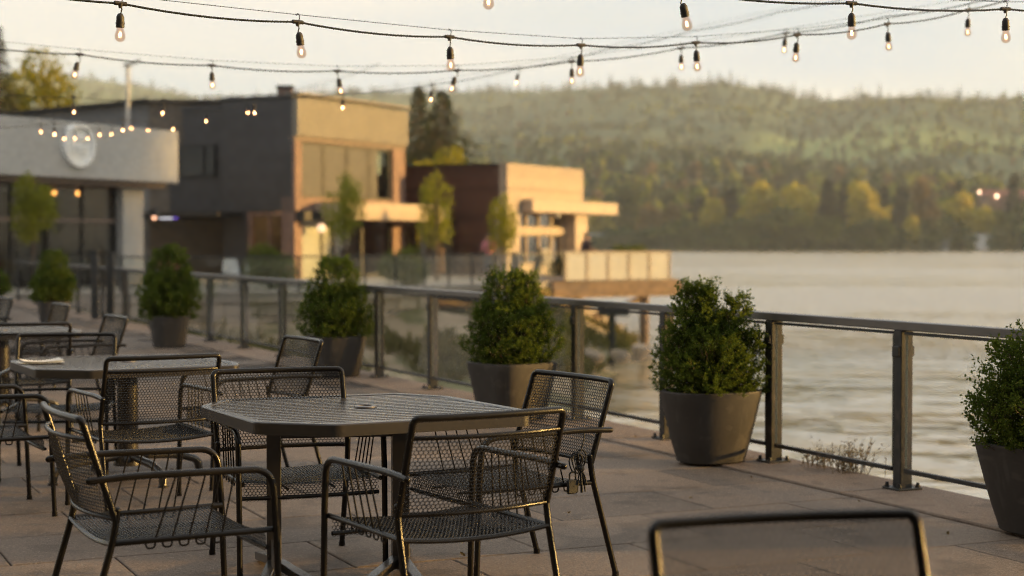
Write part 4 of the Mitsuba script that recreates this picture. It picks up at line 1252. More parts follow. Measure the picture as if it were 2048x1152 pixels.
# white moulded chairs and red stools on the far terrace
def shell_chair(px, D, yb, label, rot, mat, group=None, name='shell_chair'):
    t = thing(name, label, 'chair', group)
    X = (px - 1024) / 3270 * D
    W = place(X, D, 0.0, rot)
    u, v = np.meshgrid(np.linspace(-1, 1, 9), np.linspace(0, 1, 12), indexing='ij')
    y = np.where(v < 0.5, 0.24 - v * 0.96, -0.24 - (v - 0.5) * 0.22)
    z = np.where(v < 0.5, 0.45 - 0.03 * np.sin(np.pi * v * 2), 0.45 + (v - 0.5) * 0.9)
    x = u * 0.26 * (1 - 0.25 * np.clip(v - 0.7, 0, 1) / 0.3)
    y2 = y + 0.05 * u * u * (v > 0.45); z2 = z + 0.05 * u * u * (v < 0.5)
    a = np.stack([x, y2, z2], -1)
    m = cat([grid_mesh(a), grid_mesh((a - [0, 0.0, 0.025])[::-1])])
    part(t, 'shell', m, mat, 50, world=W)
    for sx_, sy_ in ((1, 1), (-1, 1), (1, -1), (-1, -1)):
        part(t, 'leg', tube([[0.14 * sx_, 0.13 * sy_ - 0.02, 0.43], [0.23 * sx_, 0.21 * sy_ - 0.03, 0.0]], [0.018, 0.013], 7), mat, 40, world=W)


shell_chair(464, 50.5, 540, 'white moulded chair on the far terrace, the taller left one', 200, 'm_shell')
shell_chair(487, 50.0, 545, 'white moulded chair on the far terrace, right of its twin', 130, 'm_shell')
shell_chair(326, 53.0, 510, 'red moulded chair before the dark shop entrance, left', 180, 'm_red')
shell_chair(343, 53.0, 510, 'red moulded chair before the dark shop entrance, right', 170, 'm_red')


# people far away on the terrace
import manifold3d as m3


def person_mesh(joints, bones):
    ms = []
    for a, b in bones:
        (pa, ra), (pb, rb) = joints[a], joints[b]
        s1 = m3.Manifold.sphere(ra, 14).translate(list(pa)); s2 = m3.Manifold.sphere(rb, 14).translate(list(pb))
        ms.append(m3.Manifold.batch_hull([s1, s2]))
    o = ms[0]
    for k in ms[1:]:
        o = o + k
    mm = o.to_mesh()
    t = trimesh.Trimesh(mm.vert_properties[:, :3], mm.tri_verts)
    trimesh.smoothing.filter_taubin(t, iterations=6)
    return t


def person(px, D, label, rot, top, bottom, lean=0.0, seated=False):
    t = thing('person', label, 'person')
    X = (px - 1024) / 3270 * D
    W = place(X, D, 0.014, rot)
    hip = 0.92 if not seated else 0.55
    J = {'head': ((0.02, lean * 1.1 + 0.02, hip + 0.72), 0.098), 'chin': ((0.02, lean * 1.1 + 0.06, hip + 0.64), 0.065), 'neck': ((0, lean, hip + 0.54), 0.055), 'chest': ((0, lean * 0.8, hip + 0.36), 0.145),
         'waist': ((0, lean * 0.3, hip + 0.14), 0.125), 'pelvis': ((0, 0, hip), 0.13)}
    for s, n in ((1, 'r'), (-1, 'l')):
        J['sh' + n] = ((0.18 * s, lean, hip + 0.46), 0.062); J['el' + n] = ((0.24 * s, lean + 0.06, hip + 0.20), 0.043)
        J['wr' + n] = ((0.17 * s, lean + 0.27, hip + 0.16), 0.03); J['ha' + n] = ((0.15 * s, lean + 0.35, hip + 0.17), 0.034)
        J['hp' + n] = ((0.09 * s, 0, hip - 0.03), 0.10)
        if seated:
            J['kn' + n] = ((0.11 * s, 0.42, hip - 0.02), 0.06); J['an' + n] = ((0.11 * s, 0.40, 0.09), 0.042)
        else:
            J['kn' + n] = ((0.10 * s, 0.04, 0.50), 0.062); J['an' + n] = ((0.10 * s, -0.02, 0.09), 0.042)
        J['to' + n] = ((0.11 * s, J['an' + n][0][1] + 0.17, 0.04), 0.036)
    bones = [('head', 'chin'), ('head', 'neck'), ('neck', 'chest'), ('chest', 'waist'), ('waist', 'pelvis')]
    for n in 'rl':
        bones += [('neck', 'sh' + n), ('chest', 'sh' + n), ('sh' + n, 'el' + n), ('el' + n, 'wr' + n), ('wr' + n, 'ha' + n), ('pelvis', 'hp' + n), ('hp' + n, 'kn' + n), ('kn' + n, 'an' + n), ('an' + n, 'to' + n)]
    part(t, 'body', person_mesh(J, bones), 'm_skin', True, world=W)
    g = {k: (p, r + 0.014) for k, (p, r) in J.items()}
    part(t, 'top', person_mesh(g, [('neck', 'chest'), ('chest', 'waist'), ('waist', 'pelvis')] + [b for n in 'rl' for b in (('chest', 'sh' + n), ('neck', 'sh' + n), ('sh' + n, 'el' + n), ('el' + n, 'wr' + n))]), top, True, world=W)
    part(t, 'trousers', person_mesh(g, [b for n in 'rl' for b in (('pelvis', 'hp' + n), ('hp' + n, 'kn' + n), ('kn' + n, 'an' + n))]), bottom, True, world=W)
    hd = J['head'][0]
    part(t, 'hair', moved(uv_sphere(0.108, (0, 0, 0), 8), shift(hd[0], hd[1] - 0.022, hd[2] + 0.022)), 'm_dark', True, world=W)


person(1166, 62.3, 'person in dark clothes leaning at the pier railing beside the pavilion', -60, 'm_cloth_dark', 'm_cloth_blue', 0.12)
person(977, 66.5, 'person in a pink top before the dark brown timber wall', 170, 'm_cloth_pink', 'm_cloth_blue')

# ------------------------------------------------------------------ the near glass railing
rk = thing('glass_railing', 'dark metal and clear glass railing along the river edge of the cafe terrace', 'railing')
S_POST = [4.82, 6.17, 7.52, 8.87, 10.215, 11.50, 12.84, 14.22, 15.72, 17.23, 18.68, 20.32, 22.05, 23.75, 25.5, 27.3, 29.2, 31.2, 33.15, 35.6, 38.2, 40.9, 43.5]
BASE_R = 2.778   # r of the point where s = 0 on the measured line
H_RAIL = 0.965


def rpos(s):
    # point on the railing line X = 6.5497 - 0.46841 Y at Y = s / 1.10425
    Y = s / math.hypot(1, 0.46841)
    return np.array([6.54966 - 0.46841 * Y, Y])


post_m = cat([box(-0.042, 0.042, -0.036, 0.036, 0.0, H_RAIL - 0.05, 0.004)])
plate_m = cat([box(-0.085, 0.085, -0.075, 0.075, 0.012, 0.024, 0.003)] + [moved(lathe([(0.0, 0.05), (0.009, 0.05), (0.012, 0.024), (0.016, 0.03), (0.016, 0.024)], 8), shift(x, y)) for x in (-0.065, 0.065) for y in (-0.055, 0.055)])
clip_m = box(-0.058, 0.058, -0.03, 0.03, H_RAIL - 0.20, H_RAIL - 0.14, 0.004)
ang = math.degrees(math.atan2(RE[1], RE[0]))
post_p, plate_p, clip_p = mikit.ply(post_m, 'm_post', 30), mikit.ply(plate_m, 'm_post', 30), mikit.ply(clip_m, 'm_post', 30)
for i, s in enumerate(S_POST):
    p = rpos(s)
    W = place(p[0], p[1], 0.0, ang - 90)
    part(rk, 'post', post_p, None, world=W)
    if s < 26:
        part(rk, 'base_plate', plate_p, None, world=W)
        part(rk, 'clip', clip_p, None, world=W)
    if i + 1 < len(S_POST):
        q = rpos(S_POST[i + 1])
        d = (q - p) / np.linalg.norm(q - p)
        u, v = p + d * 0.055, q - d * 0.055
        o_ = -PE * 0.022
        u, v = u + o_, v + o_
        gl = (np.array([[*u, 0.135], [*v, 0.135], [*v, H_RAIL - 0.075], [*u, H_RAIL - 0.075]]), np.array([[0, 1, 2], [0, 2, 3]]))
        part(rk, 'glass_panel', gl, 'm_glass')
        if s < 24:
            for e_, f_ in ((u, d), (v, -d)):
                g_ = e_ + f_ * 0.004
                part(rk, 'glass_edge', box(g_[0] - 0.005, g_[0] + 0.005, g_[1] - 0.005, g_[1] + 0.005, 0.137, H_RAIL - 0.077), 'm_edge')
        part(rk, 'bottom_rail', beam([*u, 0.122], [*v, 0.122], 0.03, 0.024), 'm_post')
        part(rk, 'glazing_bead', beam([*u, H_RAIL - 0.066], [*v, H_RAIL - 0.066], 0.03, 0.016), 'm_post')
p, q = rpos(3.0), rpos(44)
part(rk, 'handrail', beam([*p, H_RAIL - 0.025], [*q, H_RAIL - 0.025], 0.085, 0.05), 'm_handrail')
# the free glass edge standing up beside the fourth planter
t = thing('glass_screen', 'narrow upright glass screen edge rising above the railing beside the fourth planter', 'screen')
p = rpos(12.66) + PE * 0.10; q = p + RE * 0.075
part(t, 'pane', cat([beam([*p, 0.58], [*q, 0.58], 0.012, 1.12)]), 'm_glass')
part(t, 'edge_trim', beam([*q, 0.02], [*q, 1.14], 0.014, 0.014), 'm_rubber')
part(t, 'edge_trim', beam([*p, 0.02], [*p, 1.14], 0.009, 0.009), 'm_rubber')
# twin gate posts far down the railing
for i, px in enumerate((206, 238)):
    k_ = (px - 1024) / 3270.0; Y = 6.54966 / (k_ + 0.46841)
    t = thing('gate_post', ['left one of the twin tall dark gate posts far down the railing', 'right one of the twin tall dark gate posts far down the railing'][i], 'post')
    P = np.array([6.54966 - 0.46841 * Y - 0.12, Y - 0.12])
    part(t, 'shaft', box(P[0] - 0.06, P[0] + 0.06, P[1] - 0.06, P[1] + 0.06, 0, 1.22, 0.006), 'm_post')
    part(t, 'cap', box(P[0] - 0.075, P[0] + 0.075, P[1] - 0.075, P[1] + 0.075, 1.222, 1.25, 0.004), 'm_post')
    for z in (0.75, 1.0):
        part(t, 'hinge', tube([[P[0] + 0.075, P[1] - 0.03, z], [P[0] + 0.075, P[1] - 0.03, z + 0.12]], 0.02, 8), 'm_handrail')

# ------------------------------------------------------------------ potted shrubs
def pot_mesh(wt, wb, h, rot, pw=3.4, dy=1.0):
    n = 64
    th = np.arange(n) / n * 2 * np.pi
    se = (np.abs(np.cos(th)) ** pw + np.abs(np.sin(th)) ** pw) ** (-1 / pw)
    cx, cy = se * np.cos(th), se * np.sin(th) * dy
    prof = [(wb / 2 * 0.0, 0.0), (wb / 2 * 0.90, 0.0), (wb / 2 * 0.985, 0.008), (wb / 2 * 1.01, 0.03)]
    for k in np.linspace(0.1, 1, 9):
        prof.append((wb / 2 + (wt - wb) / 2 * k ** 0.85, 0.03 + (h - 0.04) * k))
    prof += [(wt / 2 - 0.004, h), (wt / 2 - 0.030, h), (wt / 2 - 0.036, h - 0.01), (wt / 2 - 0.05, h - 0.09)]
    V = np.array([[r * cx[j], r * cy[j], z] for r, z in prof for j in range(n)])
    i, j = np.meshgrid(np.arange(len(prof) - 1), np.arange(n), indexing='ij')
    q = np.stack([i * n + j, i * n + (j + 1) % n, (i + 1) * n + (j + 1) % n, (i + 1) * n + j], -1).reshape(-1, 4)
    m = trimesh.Trimesh(V, np.vstack([q[:, [0, 1, 2]], q[:, [0, 2, 3]]]), process=False)
    r = wt / 2 - 0.045
    soil = np.vstack([[[0, 0, h - 0.035]], np.stack([r * cx, r * cy, np.full(n, h - 0.06)], 1)])
    k = np.arange(n)
    sm = trimesh.Trimesh(soil, np.stack([k * 0, 1 + k, 1 + (k + 1) % n], 1), process=False)
    return moved(m, rotz(rot)), moved(sm, rotz(rot))


def shrub_mesh(w, h, z0, peaks, seed, leaf, twigs, per, dy=1.0):
    """Clipped box: leafy twigs over a lumpy body with upright tips; peaks = [(x, y, height factor, radius)]."""
    rng = np.random.default_rng(seed)
    P, A, stems = [], [], []
    pk = np.array(peaks)
    wts = pk[:, 2] * pk[:, 3]; wts = wts / wts.sum()
    for i in range(twigs):
        c = pk[rng.choice(len(pk), p=wts)]
        s = rng.uniform(0, 1) ** 0.9
        R = c[3] * w * (math.sin(math.pi * (0.17 + 0.71 * s)) ** 0.6) * (1.14 - 0.30 * s)
        ang = rng.uniform(0, 2 * np.pi)
        lump = 0.70 + 0.52 * meshkit.noise(np.array([[math.cos(ang) * 2.1 + c[0] * 9, math.sin(ang) * 2.1, s * 4.5 + seed]]))[0]
        rad = R * lump * (rng.uniform(0.30, 1.0) if rng.uniform() < 0.5 else rng.uniform(0.85, 1.04))
        if rng.uniform() < 0.05:
            rad *= rng.uniform(1.05, 1.16)
        base = np.array([c[0] * w + rad * math.cos(ang), (c[1] * w + rad * math.sin(ang)) * dy, z0 + h * c[2] * s])
        out = np.array([math.cos(ang), math.sin(ang), 0.55 + 0.9 * s + 0.2 * rng.normal()])
        out /= np.linalg.norm(out)
        L = rng.uniform(0.045, 0.10) * (1.5 if rng.uniform() < 0.08 else 1.0)
        bend = rng.normal(size=3) * 0.25
        b0 = base - out * L * 0.7
        tt = (np.arange(per) + 0.5) / per
        pos = b0 + out * (L * tt)[:, None] + bend * (L * tt ** 2)[:, None]
        r2 = rng.normal(size=3); side = np.cross(out, r2); side /= np.linalg.norm(side); up = np.cross(side, out)
        phase = np.where(np.arange(per) % 2 == 0, 1.0, -1.0)
        rotq = (np.arange(per) // 2) * 1.57
        sd_ = (np.cos(rotq) * phase)[:, None] * side + (np.sin(rotq) * phase)[:, None] * up
        P.append(pos); A.append(out * 0.75 + sd_ + rng.normal(size=(per, 3)) * 0.15)
        if i % 3 == 0:
            stems.append(tube([b0 - out * 0.05, b0 + out * L * 0.8], [0.0025, 0.0012], 3, False))
    return leaves(np.vstack(P), np.vstack(A), leaf, 0.55, rng, 0.4), cat(stems)


def potted(x, y, wt, wb, hp, rot, w, ztop, peaks, label, seed, leaf, twigs, per, mat, dy=1.0, pw=3.4):
    t = thing('potted_shrub', label, 'potted plant')
    W = place(x, y, 0.0135 if (np.array([x, y]) @ PE) > Q_COP - 0.25 else 0.001)
    pm, sm = pot_mesh(wt, wb, hp, rot, pw, dy)
    part(t, 'pot', pm, 'm_pot', 35, world=W)
    part(t, 'soil', sm, 'm_soil', world=W)
    fm, st = shrub_mesh(w, ztop - hp + 0.03, hp - 0.02, peaks, seed, leaf, twigs, per, 1.0)
    trunk = [tube([[0, 0, hp - 0.08], [p[0] * w * 0.4, p[1] * w * 0.4, hp + 0.12], [p[0] * w, p[1] * w, hp + (ztop - hp) * p[2] * 0.8]], [0.013, 0.010, 0.004], 6) for p in peaks]
    part(t, 'stem', cat(trunk + [st]), 'm_wood_stem', world=W)
    part(t, 'foliage', fm, mat, world=W)


CONE = [(0, 0, 1.0, 0.36), (-0.16, 0.05, 0.62, 0.34), (0.17, -0.03, 0.66, 0.33), (0.02, -0.17, 0.58, 0.34), (0.0, 0.17, 0.6, 0.34)]
TWIN = [(-0.13, 0, 1.0, 0.24), (0.20, 0.02, 0.90, 0.20), (0.02, 0.0, 0.72, 0.30), (-0.26, 0, 0.60, 0.24), (0.28, 0, 0.58, 0.24), (0.0, -0.16, 0.60, 0.32), (0, 0.14, 0.66, 0.30), (-0.05, -0.02, 0.95, 0.17)]
potted(2.60, 7.86, 0.62, 0.42, 0.43, 0.45, 0.80, 1.02, [(0, 0, 1.0, 0.36), (-0.20, 0.02, 0.82, 0.28), (0.18, -0.03, 0.9, 0.33), (-0.05, -0.20, 0.72, 0.34), (-0.26, -0.06, 0.58, 0.26), (0.0, 0.17, 0.7, 0.34)], 'potted box shrub in a dark tapered pot at the right edge of the photograph', 101, 0.022, 2300, 12, 'm_box')
potted(1.27, 10.42, 0.65, 0.44, 0.455, 0.50, 0.76, 1.13, TWIN, 'potted shrub with two upright tips in front of the glass railing, second from the right', 102, 0.026, 2300, 12, 'm_box', 0.82, 2.5)
potted(0.0, 12.95, 0.60, 0.44, 0.45, 0.62, 0.76, 1.20, [(-0.06, 0, 0.97, 0.30), (0.16, 0.02, 0.93, 0.20), (-0.2, 0.0, 0.62, 0.3), (0.2, 0, 0.60, 0.3), (0, -0.17, 0.58, 0.34), (0, 0.17, 0.62, 0.34)], 'potted conical shrub in a dark faceted pot behind the right mesh chair', 103, 0.029, 2000, 11, 'm_box', 1.0, 4.5)
potted(-1.84, 17.1, 0.57, 0.44, 0.42, 0.5, 0.82, 1.22, CONE, 'potted conical shrub left of the middle of the railing, behind a small mesh chair', 104, 0.037, 1400, 10, 'm_box')
potted(-4.62, 22.0, 0.54, 0.42, 0.42, 0.3, 0.84, 1.36, [(0.10, 0, 1.0, 0.26), (-0.14, 0.02, 0.94, 0.22), (-0.2, 0.0, 0.62, 0.32), (0.2, 0, 0.66, 0.3), (0, -0.17, 0.58, 0.34), (0, 0.17, 0.62, 0.34)], 'potted yellow green shrub with two tips left of the gate posts, third from the left', 105, 0.046, 1200, 10, 'm_box')
potted(-7.75, 27.6, 0.54, 0.42, 0.42, 0.3, 0.80, 1.25, CONE, 'dark potted shrub far down the railing at the left, in front of the young tree', 106, 0.054, 900, 9, 'm_box')
potted(-10.1, 31.6, 0.54, 0.42, 0.42, 0.3, 0.84, 0.92, CONE, 'potted shrub cut by the left edge of the photograph', 107, 0.06, 700, 9, 'm_box')

# weeds growing at the coping behind the glass
for i, (q_, r_, hh, n) in enumerate(((Q_EDGE - 0.02, 8.12, 0.22, 60), (Q_EDGE - 0.02, 8.42, 0.13, 40))):
    rng = np.random.default_rng(140 + i)
    c = qr(q_, r_)
    t = thing('weed', ['taller dry weed growing behind the glass between the two right posts', 'low dry weed spreading over the coping edge'][i], 'plant')
    st, P, A = [], [], []
    for k in range(n):
        b = np.array([c[0] + rng.normal() * 0.07, c[1] + rng.normal() * 0.07, 0.0])
        d = np.array([rng.normal() * 0.35, rng.normal() * 0.35, 1.0]); L = hh * rng.uniform(0.4, 1.0)
        st.append(tube([b, b + d * L * 0.5, b + d * L + [d[0] * L * 0.2, d[1] * L * 0.2, -0.01]], [0.0022, 0.0016, 0.0008], 3, False))
        u = rng.uniform(0.3, 1, 7)
        P.append(b + d * (L * u)[:, None]); A.append(rng.normal(size=(7, 3)) + d)
    part(t, 'stem', cat(st), 'm_dry')
    labels[part(t, 'leaf_tuft', leaves(np.vstack(P), np.vstack(A), 0.022, 0.35, rng), 'm_dry')] = {'label': 'tuft of thin dry leaves', 'kind': 'stuff'}

rs = np.random.default_rng(77)
for i, (px, y) in enumerate([(1640, 905), (1272, 880), (1141, 1034), (1503, 960), (930, 1120), (1720, 1010), (1380, 1005), (300, 1090), (1900, 1075)]):
    D = CAM_H * 3270 / (y - 484.8) * 0.999; X = (px - 1024) / 3270 * D
    a = rs.uniform(0, 6.28); L = rs.uniform(0.022, 0.038)
    u_, v_ = np.meshgrid(np.linspace(0, 1, 6), np.linspace(-1, 1, 5), indexing='ij')
    wv = np.sin(np.pi * u_) * 0.32 * L * v_
    P = np.stack([u_ * L * math.cos(a) - wv * math.sin(a) + X, u_ * L * math.sin(a) + wv * math.cos(a) + D, 0.016 + 0.006 * np.abs(v_) + 0.005 * np.sin(u_ * 4 + i)], -1)
    k = part(None, 'fallen_leaf', grid_mesh(P), 'm_dry', True)
    labels[k] = {'label': 'tiny dry leaf lying on the paving', 'category': 'leaf', 'group': 'dry leaves on the paving'}

# ------------------------------------------------------------------ chairs
CW, CH, YB, ZK, ZA, ZS, YF, YR = 0.595, 0.838, 0.114, 0.486, 0.624, 0.405, 0.543, 0.125
HW = CW / 2
AW = HW + 0.014
TR_ = 0.0125
ZTOP = CH - TR_


def back_y(z):
    return -YB * (z - ZK) / (CH - ZK)


def top_bow(x):
    return -0.028 * (1 - (x / HW) ** 2)


def bar_between(z, bow, r, n=15):
    x = np.linspace(-HW + 0.004, HW - 0.004, n)
    y = back_y(z) - bow * (1 - (x / HW) ** 2)
    return tube(np.c_[x, y, np.full(n, z)], r, 8)


def chair_parts(gap):
    out = []
    xs_ = np.linspace(-HW, HW, 13)
    rail = np.c_[xs_, back_y(ZTOP) + top_bow(xs_), np.full(13, ZTOP)]
    path = [[-HW, 0, ZK], [-HW, back_y(ZTOP), ZTOP]] + rail[1:-1].tolist() + [[HW, back_y(ZTOP), ZTOP], [HW, 0, ZK]]
    p = np.array(path)
    left = fillet([p[0], p[1], p[2]], 0.062, 9)[:-1]
    right = fillet([p[-3], p[-2], p[-1]], 0.062, 9)[1:]
    out.append(('back_frame', tube(np.vstack([left, p[2:-2], right]), TR_, 12), 'm_metal', 45))
    # mesh panel of the back
    z0, z1 = ZK + 0.005, (ZTOP - 0.072 if gap else ZTOP - 0.012)
    bw = 0.055 if gap else 0.045
    Lu, Lv = CW - 0.03, z1 - z0

    def fn(uv):
        x = uv[:, 0] - Lu / 2
        z = z0 + uv[:, 1]
        b = bw if gap else (bw + (0.028 - bw) * uv[:, 1] / Lv)
        return np.c_[x, back_y(z) - b * (1 - (x / HW) ** 2) - 0.012 * np.sin(np.pi * np.clip(uv[:, 1] / Lv, 0, 1)), z]
    out.append(('back_mesh', hexsheet(Lu, Lv, fn, 0.0156, 0.0128, 0.81, 0.002), 'm_mesh', False))
    out.append(('back_rail', bar_between(z0 - 0.004, bw, 0.0085), 'm_metal', 45))
    if gap:
        out.append(('back_rail', bar_between(z1 + 0.004, bw, 0.0085), 'm_metal', 45))
    for s in (-1, 1):
        leg = fillet([[s * HW, 0.006, ZK + 0.03], [s * HW, 0.0, ZK - 0.02], [s * HW, -0.012, ZS], [s * (HW + 0.004), -YR, 0.012]], 0.05, 5)
        out.append(('leg', cat([tube(leg, TR_, 10), uv_sphere(TR_ * 1.01, leg[0], 6), tube([[s * (HW + 0.004), -YR, 0.0], [s * (HW + 0.004), -YR, 0.02]], 0.0145, 10)]), 'm_metal', 45))
    for s in (-1, 1):
        ya = back_y(ZA)
        arm = fillet([[s * AW, ya - 0.045, ZA - 0.002], [s * AW, ya + 0.10, ZA + 0.006], [s * AW, YF, ZA], [s * AW, YF + 0.014, ZS + 0.02]], 0.075, 9)
        out.append(('arm', tube(arm, TR_, 12, True, True), 'm_metal', 45))
        out.append(('leg', cat([tube([[s * AW, YF + 0.014, ZS + 0.025], [s * AW, YF + 0.022, 0.2], [s * AW, YF + 0.03, 0.012]], TR_ - 0.0004, 10), tube([[s * AW, YF + 0.03, 0.0], [s * AW, YF + 0.03, 0.02]], 0.0145, 10)]), 'm_metal', 45))
        for k in range(5):
            yt = 0.20 + 0.052 * k
            yb_ = yt - 0.065 + 0.006 * k
            sp = fillet([[s * AW, yt, ZA - 0.008], [s * (HW - 0.004), yb_, ZS + 0.002], [s * (HW - 0.004), yb_ - 0.001, ZS - 0.026], [s * (HW - 0.006), yb_ - 0.03, ZS - 0.026], [s * (HW - 0.006), yb_ - 0.033, ZS - 0.005]], 0.012, 4)
            out.append(('spindle', tube(sp, 0.0034, 6), 'm_metal', 45))
    # seat frame
    fr = []
    for s in (-1, 1):
        fr.append(tube([[s * (HW - 0.004), -0.016, ZS], [s * (HW - 0.004), 0.25, ZS + 0.002], [s * (HW - 0.002), YF + 0.012, ZS + 0.004]], 0.0105, 8))
    x = np.linspace(-HW + 0.004, HW - 0.004, 13)
    sag = -0.020 * (1 - (x / HW) ** 2)
    fr.append(tube(np.c_[x, x * 0 - 0.016, ZS + sag], 0.009, 8))
    fr.append(tube(np.c_[x, x * 0 + YF - 0.012, ZS - 0.058 + sag * 0.15], 0.0085, 8))
    for xx in (-0.10, 0.10):
        fr.append(tube([[xx, -0.016, ZS - 0.02], [xx, YF - 0.012, ZS - 0.028]], 0.006, 6))
    out.append(('seat_frame', cat(fr), 'm_metal', 45))
    # seat mesh with its rolled front apron
    Lf = YF - 0.045
    Ls = Lf + 0.055 + 0.045

    def fs(uv):
        xx = uv[:, 0] - (CW - 0.02) / 2
        v = uv[:, 1]
        arc = np.clip((v - Lf) / 0.055, 0, 1) * np.pi / 2
        y = np.where(v < Lf, v, Lf + 0.035 * np.sin(arc)) - 0.006
        z = np.where(v < Lf, 0.0, -0.035 * (1 - np.cos(arc))) - np.clip(v - Lf - 0.055, 0, 1)
        fade = np.clip(1 - (v - Lf) / 0.08, 0.15, 1)
        return np.c_[xx, y, ZS + 0.008 + z - 0.020 * (1 - (xx / HW) ** 2) * fade - 0.008 * np.sin(np.pi * np.clip(v / Lf, 0, 1))]
    out.append(('seat', hexsheet(CW - 0.02, Ls, fs, 0.0156, 0.0128, 0.81, 0.002), 'm_mesh', False))
    return [(n, mikit.ply(m, mat, sm)) for n, m, mat, sm in out]


GAP, FULL = chair_parts(True), chair_parts(False)
CHAIRS = [
    (-1.46, 5.69, -62.3, GAP, 'black mesh armchair in the left foreground, seen from its side, facing right'),
    (-1.03, 7.35, -159.5, FULL, 'black mesh armchair pushed in behind the nearest table, facing the camera'),
    (-1.83, 8.42, 30.6, GAP, 'black mesh armchair seen squarely from behind, pulled out from the second table'),
    (0.17, 7.07, 122.7, FULL, 'black mesh armchair at the right of the nearest table with cords hanging from its arm'),
    (-0.13, 5.65, 31.5, GAP, 'black mesh armchair in the front centre, its back to the camera, at the nearest table'),
    (0.605, 3.33, -166.5, FULL, 'blurred black mesh chair back cut off at the bottom right corner of the photograph'),
    (-1.36, 9.82, 119.0, FULL, 'small mesh chair turned left before the planter at the right end of the second table'),
    (-3.01, 8.40, -62.0, GAP, 'black mesh armchair cut by the left edge, its seat and two front legs showing'),
    (-2.80, 10.22, -172.0, FULL, 'black mesh armchair behind the second table, facing the camera'),
    (-3.20, 12.75, 120.0, FULL, 'mesh chair turned left at the right end of the third table'),
    (-4.32, 15.25, 120.0, FULL, 'small far mesh chair before the dark far planter at the left'),
    (-5.40, 17.05, 122.0, FULL, 'farthest mesh chair, at the left edge of the photograph'),
    (-3.50, 11.78, 18.0, GAP, 'mesh chair in front of the third table, only its curved top rail showing clearly'),
]
for x, y, th, parts, lab in CHAIRS:
    t = thing('mesh_armchair', lab, 'chair', 'black mesh armchairs on the cafe terrace')
    W = place(x, y, 0.001, th)
    for n, d in parts:
        part(t, n, d, None, world=W)

# cords with a tag hanging from the right chair's arm
M = np.eye(4); M[:3, :3] = rotz(math.radians(122.7))[:3, :3]; M[:3, 3] = (0.17, 7.07, 0)
t = thing('cord_bundle', 'bundle of black cord loops with a small tag hanging from the right chair arm', 'cord')
rng = np.random.default_rng(9)
hx, hy, hz = -HW - 0.03, 0.055, 0.615
lp = [tube(fillet([[hx + 0.02, hy - 0.01, 0.632], [hx, hy, 0.60], [hx, hy + 0.02, 0.545]], 0.03, 5), 0.003, 6)]
for k in range(7):
    a = rng.uniform(-0.03, 0.03); w = rng.uniform(0.010, 0.026); L = rng.uniform(0.05, 0.085); b = rng.uniform(-0.015, 0.015)
    th = np.linspace(0, 2 * np.pi, 17)
    lp.append(tube(np.c_[hx + b + 0.008 * np.sin(th * 2), hy + 0.02 + a + w * np.sin(th), 0.50 + L * 0.5 * np.cos(th) + rng.uniform(-.01, .01)], 0.0032, 6))
part(t, 'loops', moved(cat(lp), M), 'm_rubber', 45)
st = []
for k in range(9):
    a = rng.uniform(-0.045, 0.03); L = rng.uniform(0.06, 0.11); b = rng.uniform(-0.02, 0.02)
    st.append(tube(fillet([[hx, hy + 0.02, 0.475], [hx + b * 0.6, hy + 0.02 + a * 0.6, 0.475 - L * 0.45], [hx + b, hy + 0.02 + a * 0.8, 0.475 - L]], 0.03, 4), 0.0034, 6))
part(t, 'strands', moved(cat(st), M), 'm_rubber', 45)
part(t, 'knot', moved(uv_sphere(0.017, (hx, hy + 0.02, 0.474), 7), M), 'm_rubber', True)
part(t, 'tag', moved(cat([box(hx - 0.008, hx + 0.008, hy + 0.035, hy + 0.088, 0.372, 0.432, 0.006), tube(fillet([[hx, hy + 0.045, 0.43], [hx, hy + 0.045, 0.462], [hx, hy + 0.075, 0.462], [hx, hy + 0.075, 0.43]], 0.012, 5), 0.004, 6)]), M), 'm_rubber', 40)

# ------------------------------------------------------------------ tables
TP = np.array([[-1.36, 7.11], [-1.02, 6.455], [-0.69, 6.37], [0.075, 6.755], [0.05, 6.965], [-0.29, 7.56], [-0.54, 7.72], [-1.315, 7.41]]) - [-0.635, 7.05]
ZT = 0.70


def offset_poly(p, d):
    """Move every edge of a convex counter-clockwise polygon inwards by d."""
    n = len(p); q = []
    for i in range(n):
        a, b, c = p[i - 1], p[i], p[(i + 1) % n]
        d1, d2 = (b - a) / np.linalg.norm(b - a), (c - b) / np.linalg.norm(c - b)
        n1, n2 = np.array([-d1[1], d1[0]]), np.array([-d2[1], d2[0]])
        A = np.array([n1, n2])
        q.append(np.linalg.solve(A, [n1 @ (b + n1 * d), n2 @ (b + n2 * d)]))
    return np.array(q)


def round_poly(p, R, n=11):
    out = []
    m = len(p)
    for i in range(m):
        a, b, c = p[i - 1], p[i], p[(i + 1) % m]
        u, v = a - b, c - b
        lu, lv = np.linalg.norm(u), np.linalg.norm(v)
        d = min(R, 0.45 * lu, 0.45 * lv)
        s, e = b + u / lu * d, b + v / lv * d
        for t_ in np.linspace(0, 1, n):
            out.append((1 - t_) ** 2 * s + 2 * t_ * (1 - t_) * b + t_ * t_ * e)
    return np.array(out)


